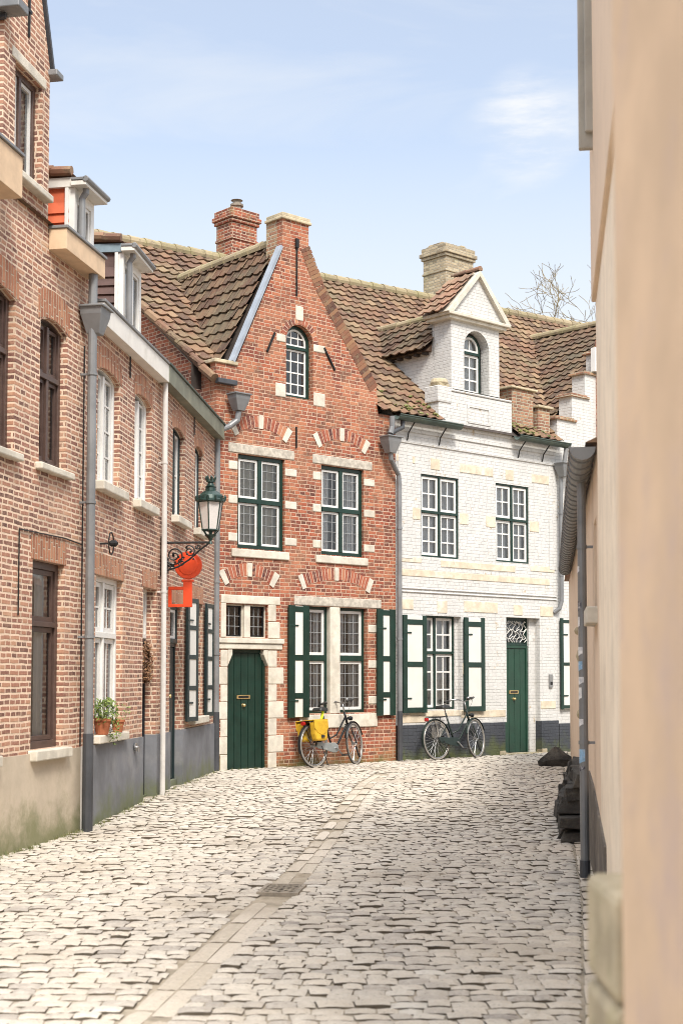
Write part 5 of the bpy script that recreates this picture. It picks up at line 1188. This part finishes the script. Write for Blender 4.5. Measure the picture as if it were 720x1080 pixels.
# ------------------------------------------------------------ bicycles
def bicycle(label, A, B_, paint, gearcase, lean=6, turn=8, red=False):
    """rear and front hub positions on the ground; x runs forward"""
    A = Vector(A); B_ = Vector(B_); D = B_-A; wb = D.length; rz = math.atan2(D.y, D.x)
    root = thing('bicycle', A, rz, label, 'bicycle', 'bicycles leaning against the house fronts'); root.rotation_euler = (R(-lean), 0, rz)
    r_ = .345
    def wheel(x, steer):
        t = MB(); N_ = 40; cs, sn = math.cos(steer), math.sin(steer)
        def P(rad, a, y=0): return (x+(rad*math.cos(a))*cs-y*sn, (rad*math.cos(a))*sn+y*cs, r_+rad*math.sin(a))
        t.tube([P(r_-.016, 2*math.pi*i/N_) for i in range(N_)], .015, 8, 0, closed=True)
        wo = t.build('wheel', 'tyre_wall', root, smooth=True)
        m_ = MB(); m_.tube([P(r_-.004, 2*math.pi*i/N_) for i in range(N_)], .013, 6, closed=True); m_.build('tyre_tread', 'rubber', wo, smooth=True)
        m_ = MB(); m_.tube([P(r_-.04, 2*math.pi*i/N_) for i in range(N_)], .01, 6, closed=True); m_.build('rim', 'chrome', wo, smooth=True)
        m_ = MB()
        for i in range(28):
            a = 2*math.pi*i/28; y_ = .03*(-1 if i % 2 else 1); m_.tube([P(.02, a+(.9 if i % 4 < 2 else -.9), y_), P(r_-.045, a)], .0022, 4)
        m_.build('spokes', 'chrome', wo)
        m_ = MB(); m_.tube([P(0, 0, -.05), P(0, 0, .05)], .02, 10); m_.build('hub', 'chrome', wo)
        m_ = MB(); ar = [math.pi*(.02+.85*i/16) for i in range(17)] if x == 0 else [math.pi*(.12+.8*i/16) for i in range(17)]
        if x == 0: ar = [math.pi*(.1+1.0*i/16) for i in range(17)]
        for s in range(16):
            a, b = ar[s], ar[s+1]; q = []
            for an in (a, b):
                for rad, yy in ((r_+.012, -.028), (r_+.024, -.012), (r_+.024, .012), (r_+.012, .028)): q.append(P(rad, an, yy))
            m_.add(q, [(0, 1, 5, 4), (1, 2, 6, 5), (2, 3, 7, 6)])
        m_.build('mudguard', paint, root, smooth=True)
        return wo
    st_ = R(turn); wheel(0, 0); wheel(wb, st_)
    bb = (.46, 0, .29); seat = (.30, 0, .80); hd = (wb-.2, 0, .86); hl = (wb-.145, 0, .66)
    f = MB(); f.tube([bb, seat], .016, 8); f.tube([bb, (.62, 0, .36), (wb-.2, 0, .62), hl], .018, 8); f.tube([(.40, 0, .44), (.6, 0, .5), (wb-.19, 0, .78)], .014, 8)
    f.tube([hd, hl], .02, 8)
    for y_ in (-.05, .05): f.tube([(0, y_, r_), bb], .009, 6); f.tube([(0, y_, r_), (.36, 0, .64)], .009, 6)
    f.build('frame', paint, root, smooth=True)
    f = MB()
    for y_ in (-.045, .045): f.tube([(hl[0]+.01, y_, .64), (wb-.07, y_, .5), (wb-.02, y_, .4), (wb, y_, r_)], .011, 6)
    f.tube([(hl[0], -.045, .66), (hl[0], .045, .66)], .014, 6); f.build('fork', paint, root, smooth=True)
    f = MB(); f.tube([hd, (hd[0]-.025, 0, hd[2]+.14)], .012, 8); c_ = Vector((hd[0]-.025, 0, hd[2]+.14))
    f.tube([c_+Vector((-.22, -.27, .02)), c_+Vector((-.06, -.27, .06)), c_+Vector((.03, -.16, .05)), c_, c_+Vector((.03, .16, .05)), c_+Vector((-.06, .27, .06)), c_+Vector((-.22, .27, .02))], .011, 8)
    hb_ = f.build('handlebar', 'chrome', root, smooth=True)
    f = MB()
    for s in (-1, 1): f.tube([c_+Vector((-.23, .27*s, .018)), c_+Vector((-.11, .27*s, .047))], .017, 8); f.tube([c_+Vector((-.04, .27*s, .05)), c_+Vector((-.14, .26*s, -.0))], .006, 6)
    f.build('grip', 'rubber', hb_, smooth=True)
    f = MB(); f.lathe([(0, .03), (.03, .025), (.034, 0), (0, -.005)], (c_.x+.0, c_.y-.09, c_.z+.05), 10); f.build('bell', 'chrome', hb_, smooth=True)
    f = MB(); f.tube([(seat[0], 0, .78), (.275, 0, .9)], .012, 8); f.build('seat_post', 'chrome', root)
    f = MB(); sv = []; sf = []
    prof = [(-.13, .09, .0), (-.1, .11, .03), (-.03, .095, .035), (.05, .05, .03), (.13, .03, .025), (.16, .015, .01)]
    for px_, w_, t_ in prof: sv += [(.26+px_, -w_, .915-.03), (.26+px_, -w_*.8, .915+t_), (.26+px_, w_*.8, .915+t_), (.26+px_, w_, .915-.03)]
    for i in range(5):
        for j in range(3): sf.append((4*i+j, 4*i+j+1, 4*i+j+5, 4*i+j+4))
        sf.append((4*i+3, 4*i, 4*i+4, 4*i+7))
    sf += [(0, 3, 2, 1), (20, 21, 22, 23)]; f.add(sv, sf); f.build('saddle', 'leather', root, bevel=.01, smooth=True)
    f = MB(); pr = [(.03, .30), (.0, .345), (.03, .40), (.2, .38), (.46, .375), (.54, .33), (.55, .27), (.5, .22), (.42, .215), (.2, .27)]
    f.prism(pr[::-1], -.075, -.04); f.build('chain_case', gearcase, root, bevel=.008)
    f = MB(); f.tube([(bb[0], -.1, bb[2]), (bb[0], .1, bb[2])], .016, 8); f.tube([(bb[0], -.1, bb[2]), (bb[0]+.12, -.11, bb[2]-.12)], .01, 6); f.tube([(bb[0], .1, bb[2]), (bb[0]-.12, .11, bb[2]+.12)], .01, 6)
    cr = f.build('crank', 'chrome', root)
    f = MB(); f.box(bb[0]+.08, bb[0]+.17, -.2, -.12, bb[2]-.135, bb[2]-.11); f.build('pedal', 'rubber', cr); f = MB(); f.box(bb[0]-.17, bb[0]-.08, .12, .2, bb[2]+.105, bb[2]+.13); f.build('pedal', 'rubber', cr)
    f = MB()
    for y_ in (-.06, .06): f.tube([(-.2, y_, .735), (.27, y_, .74), (.3, y_*.3, .76)], .006, 6); f.tube([(0, y_*.9, r_), (-.1, y_, .735)], .006, 6); f.tube([(0, y_*.9, r_), (.08, y_, .735)], .006, 6)
    for x_ in (-.2, -.1, .0, .1, .2): f.tube([(x_, -.06, .736), (x_, .06, .736)], .005, 6)
    f.build('luggage_rack', 'bike_black', root)
    f = MB(); f.tube([(-.19, 0, .70), (-.24, 0, .70)], [.035, .03], 10); f.build('rear_light', 'red_glass', root)
    f = MB(); f.tube([(wb-.12, 0, .76), (wb-.06, 0, .76), (wb-.03, 0, .755)], [.02, .035, .035], 10); f.build('headlight', 'bike_black', root)
    f = MB(); f.tube([(.1, -.09, .33), (.12, -.16, .03), (.14, -.17, .02)], .008, 6); f.build('kickstand', 'bike_black', root); f = MB(); f.tube([(wb-.03, -.05, .3), (wb-.02, -.08, .16), (wb+.02, -.07, .12)], .016, 6); f.build('front_stand', 'bike_black', root)
    f = MB()
    f.tube([c_+Vector((-.04, -.2, .04)), c_+Vector((.1, -.1, .0)), c_+Vector((.1, 0, -.15)), Vector((hl[0]+.03, -.04, .66))], .003, 4); f.tube([c_+Vector((-.04, .2, .04)), c_+Vector((.08, .1, .02)), c_+Vector((.06, 0, -.2)), Vector((hl[0]-.02, 0, .6))], .003, 4)
    f.build('brake_cable', 'bike_black', root)
    return root
b1 = bicycle('bicycle with a grey chain case carrying yellow bags, leaning under the red house window', FB.w(1.67, -.42, .12), FB.w(2.71, -.25, .12), 'bike_black', 'grey_paint', 6, 16)
b2 = bicycle('dark green bicycle with a red rear light leaning on the white house front', FB.w(4.55, -.34, .12), FB.w(5.6, -.30, .12), 'bike_green', 'bike_green', 6, 14)
mb = MB(); 
for y_ in (-1, 1):   # coat guard netting on the second bike
    for i in range(9):
        a0_ = math.pi*(.3+.05*i); mb.tube([(.0+.05*math.cos(a0_), y_*.055, .345+.05*math.sin(a0_)), (.3*math.cos(a0_*.75+.1), y_*.045, .345+.33*math.sin(a0_*.75+.1))], .004, 4)
mb.build('coat_guard', 'tyre_wall', b2)
# pannier bags hang on the first bike's rack: a thing of their own
pb = thing('pannier_bag', b1.location.copy(), 0, 'pair of yellow pannier bags hanging on the rear rack of the left bicycle', 'pannier bag'); pb.rotation_euler = b1.rotation_euler
for y0_, y1_ in ((-.19, -.075), (.075, .19)):
    mb = MB(); mb.prism([(-.13, .42), (.13, .41), (.16, .55), (.165, .72), (-.165, .72), (-.16, .52)], y0_, y1_); bg_ = mb.build('bag', 'yellow_bag', pb, bevel=.03, smooth=False)
    ya = y0_-.008 if y0_ < 0 else y1_-.01
    mb = MB(); mb.prism([(-.10, .54), (.0, .50), (.11, .54), (.17, .61), (.172, .735), (-.172, .735), (-.17, .61)], ya, ya+.018); mb.build('flap', 'yellow_bag', bg_, bevel=.008)
    mb = MB(); mb.box(-.03, .05, ya-.008, ya, .46, .5); mb.build('buckle', 'leather', bg_)
mb = MB(); mb.box(-.18, .18, -.19, .19, .735, .75); mb.build('bridge', 'yellow_bag', pb, bevel=.006)
mb = MB(); mb.tube([(.2, -.03, .74), (.24, -.04, .85), (.25, -.04, .9)], .022, 8); mb.build('seat_strap', 'lime', b1)

# ------------------------------------------------------------ bare tree behind the roofs
rnd = random.Random(11); tr = thing('bare_tree', (8.4, 40, .9), 0, 'bare winter tree showing above the roofs at the right', 'tree')
tm = MB(); bmh = MB()
def branch(mb, p, d, l, r_, depth):
    k = 4; pts = [p.copy()]; rr = [r_]; q = p.copy(); dd = d.copy()
    for i in range(k):
        dd = (dd+Vector((rnd.gauss(0, .13), rnd.gauss(0, .13), rnd.gauss(.03, .1)))).normalized(); q = q+dd*(l/k); pts.append(q.copy()); rr.append(max(.008, r_*(1-.45*(i+1)/k)))
    (tm if depth == 0 else mb).tube(pts, rr, 6 if depth < 3 else 4)
    if depth >= 7: return
    for s in range(3):
        i = k if s == 0 else rnd.randint(2, k); a = rnd.uniform(0, 6.28); sp = rnd.uniform(.35, .8)
        o_ = dd.orthogonal().normalized(); o_.rotate(Matrix.Rotation(a, 3, dd)) ; nd = (dd*math.cos(sp)+o_*math.sin(sp)).normalized()
        branch(mb, pts[i], nd, l*rnd.uniform(.6, .8), rr[i]*.66, depth+1)
branch(bmh, Vector((0, 0, 0)), Vector((0, 0, 1)), 4.6, .34, 0)
tm.build('trunk', 'bark', tr); bmh.build('branches', 'bark', tr)

# ------------------------------------------------------------ moss on eaves, weeds at wall feet
mo = MB(); rnd = random.Random(21)
def clump(mb, p, s, i):
    mb.cur = rnd.random(); rock(mb, p, (s, s, s*.6), i, 1)
for i in range(150):
    if i % 3: x = rnd.choice([rnd.uniform(4.0, 5.2), rnd.uniform(6.9, 8.2), rnd.uniform(7., 8.)])
    else: x = rnd.uniform(3.9, 8.2)
    if 4.9 < x < 6.95: continue
    s_ = abs(rnd.gauss(0, .32)); p = FB.w(x, -.08+s_, EV+.05+s_*.84+.03); clump(mo, p, rnd.uniform(.025, .07), i)
tag(mo.build('roof_moss', 'moss'), 'green moss clumps along the eaves of the white house', 'moss', kind='stuff')
gr = MB()
def tuft(p, s):
    for _ in range(5):
        a = rnd.uniform(0, 6.28); gr.cur = rnd.random(); d = Vector((math.cos(a), math.sin(a), 0)); w_ = Vector((-d.y, d.x, 0))*.004
        hgt = s*rnd.uniform(.5, 1.2); gr.add([p-w_, p+w_, p+d*hgt*.5+Vector((0, 0, hgt))], [(0, 1, 2)])
for i in range(1500):
    t = rnd.random()
    if t < .3: F_, x, y_ = F1, rnd.uniform(-1, 2.1), -.03
    elif t < .45: F_, x, y_ = F2, rnd.uniform(0, 3.3), -.03
    elif t < .6: F_, x, y_ = F3, rnd.uniform(0, 3.9), -.03
    elif t < .9: F_, x, y_ = FB, rnd.uniform(0, 8.2), -.03
    else: F_, x, y_ = FR, rnd.uniform(0, 12), -.03
    if rnd.random() > .35+.65*math.sin(x*3.1)**2: continue
    p = F_.w(x, y_-abs(rnd.gauss(0, .05))); p.z = gz(p.y)-.01; tuft(p, rnd.uniform(.02, .06))
tag(gr.build('weeds', 'grass'), 'short weeds growing along the feet of the walls', 'weeds', kind='stuff')
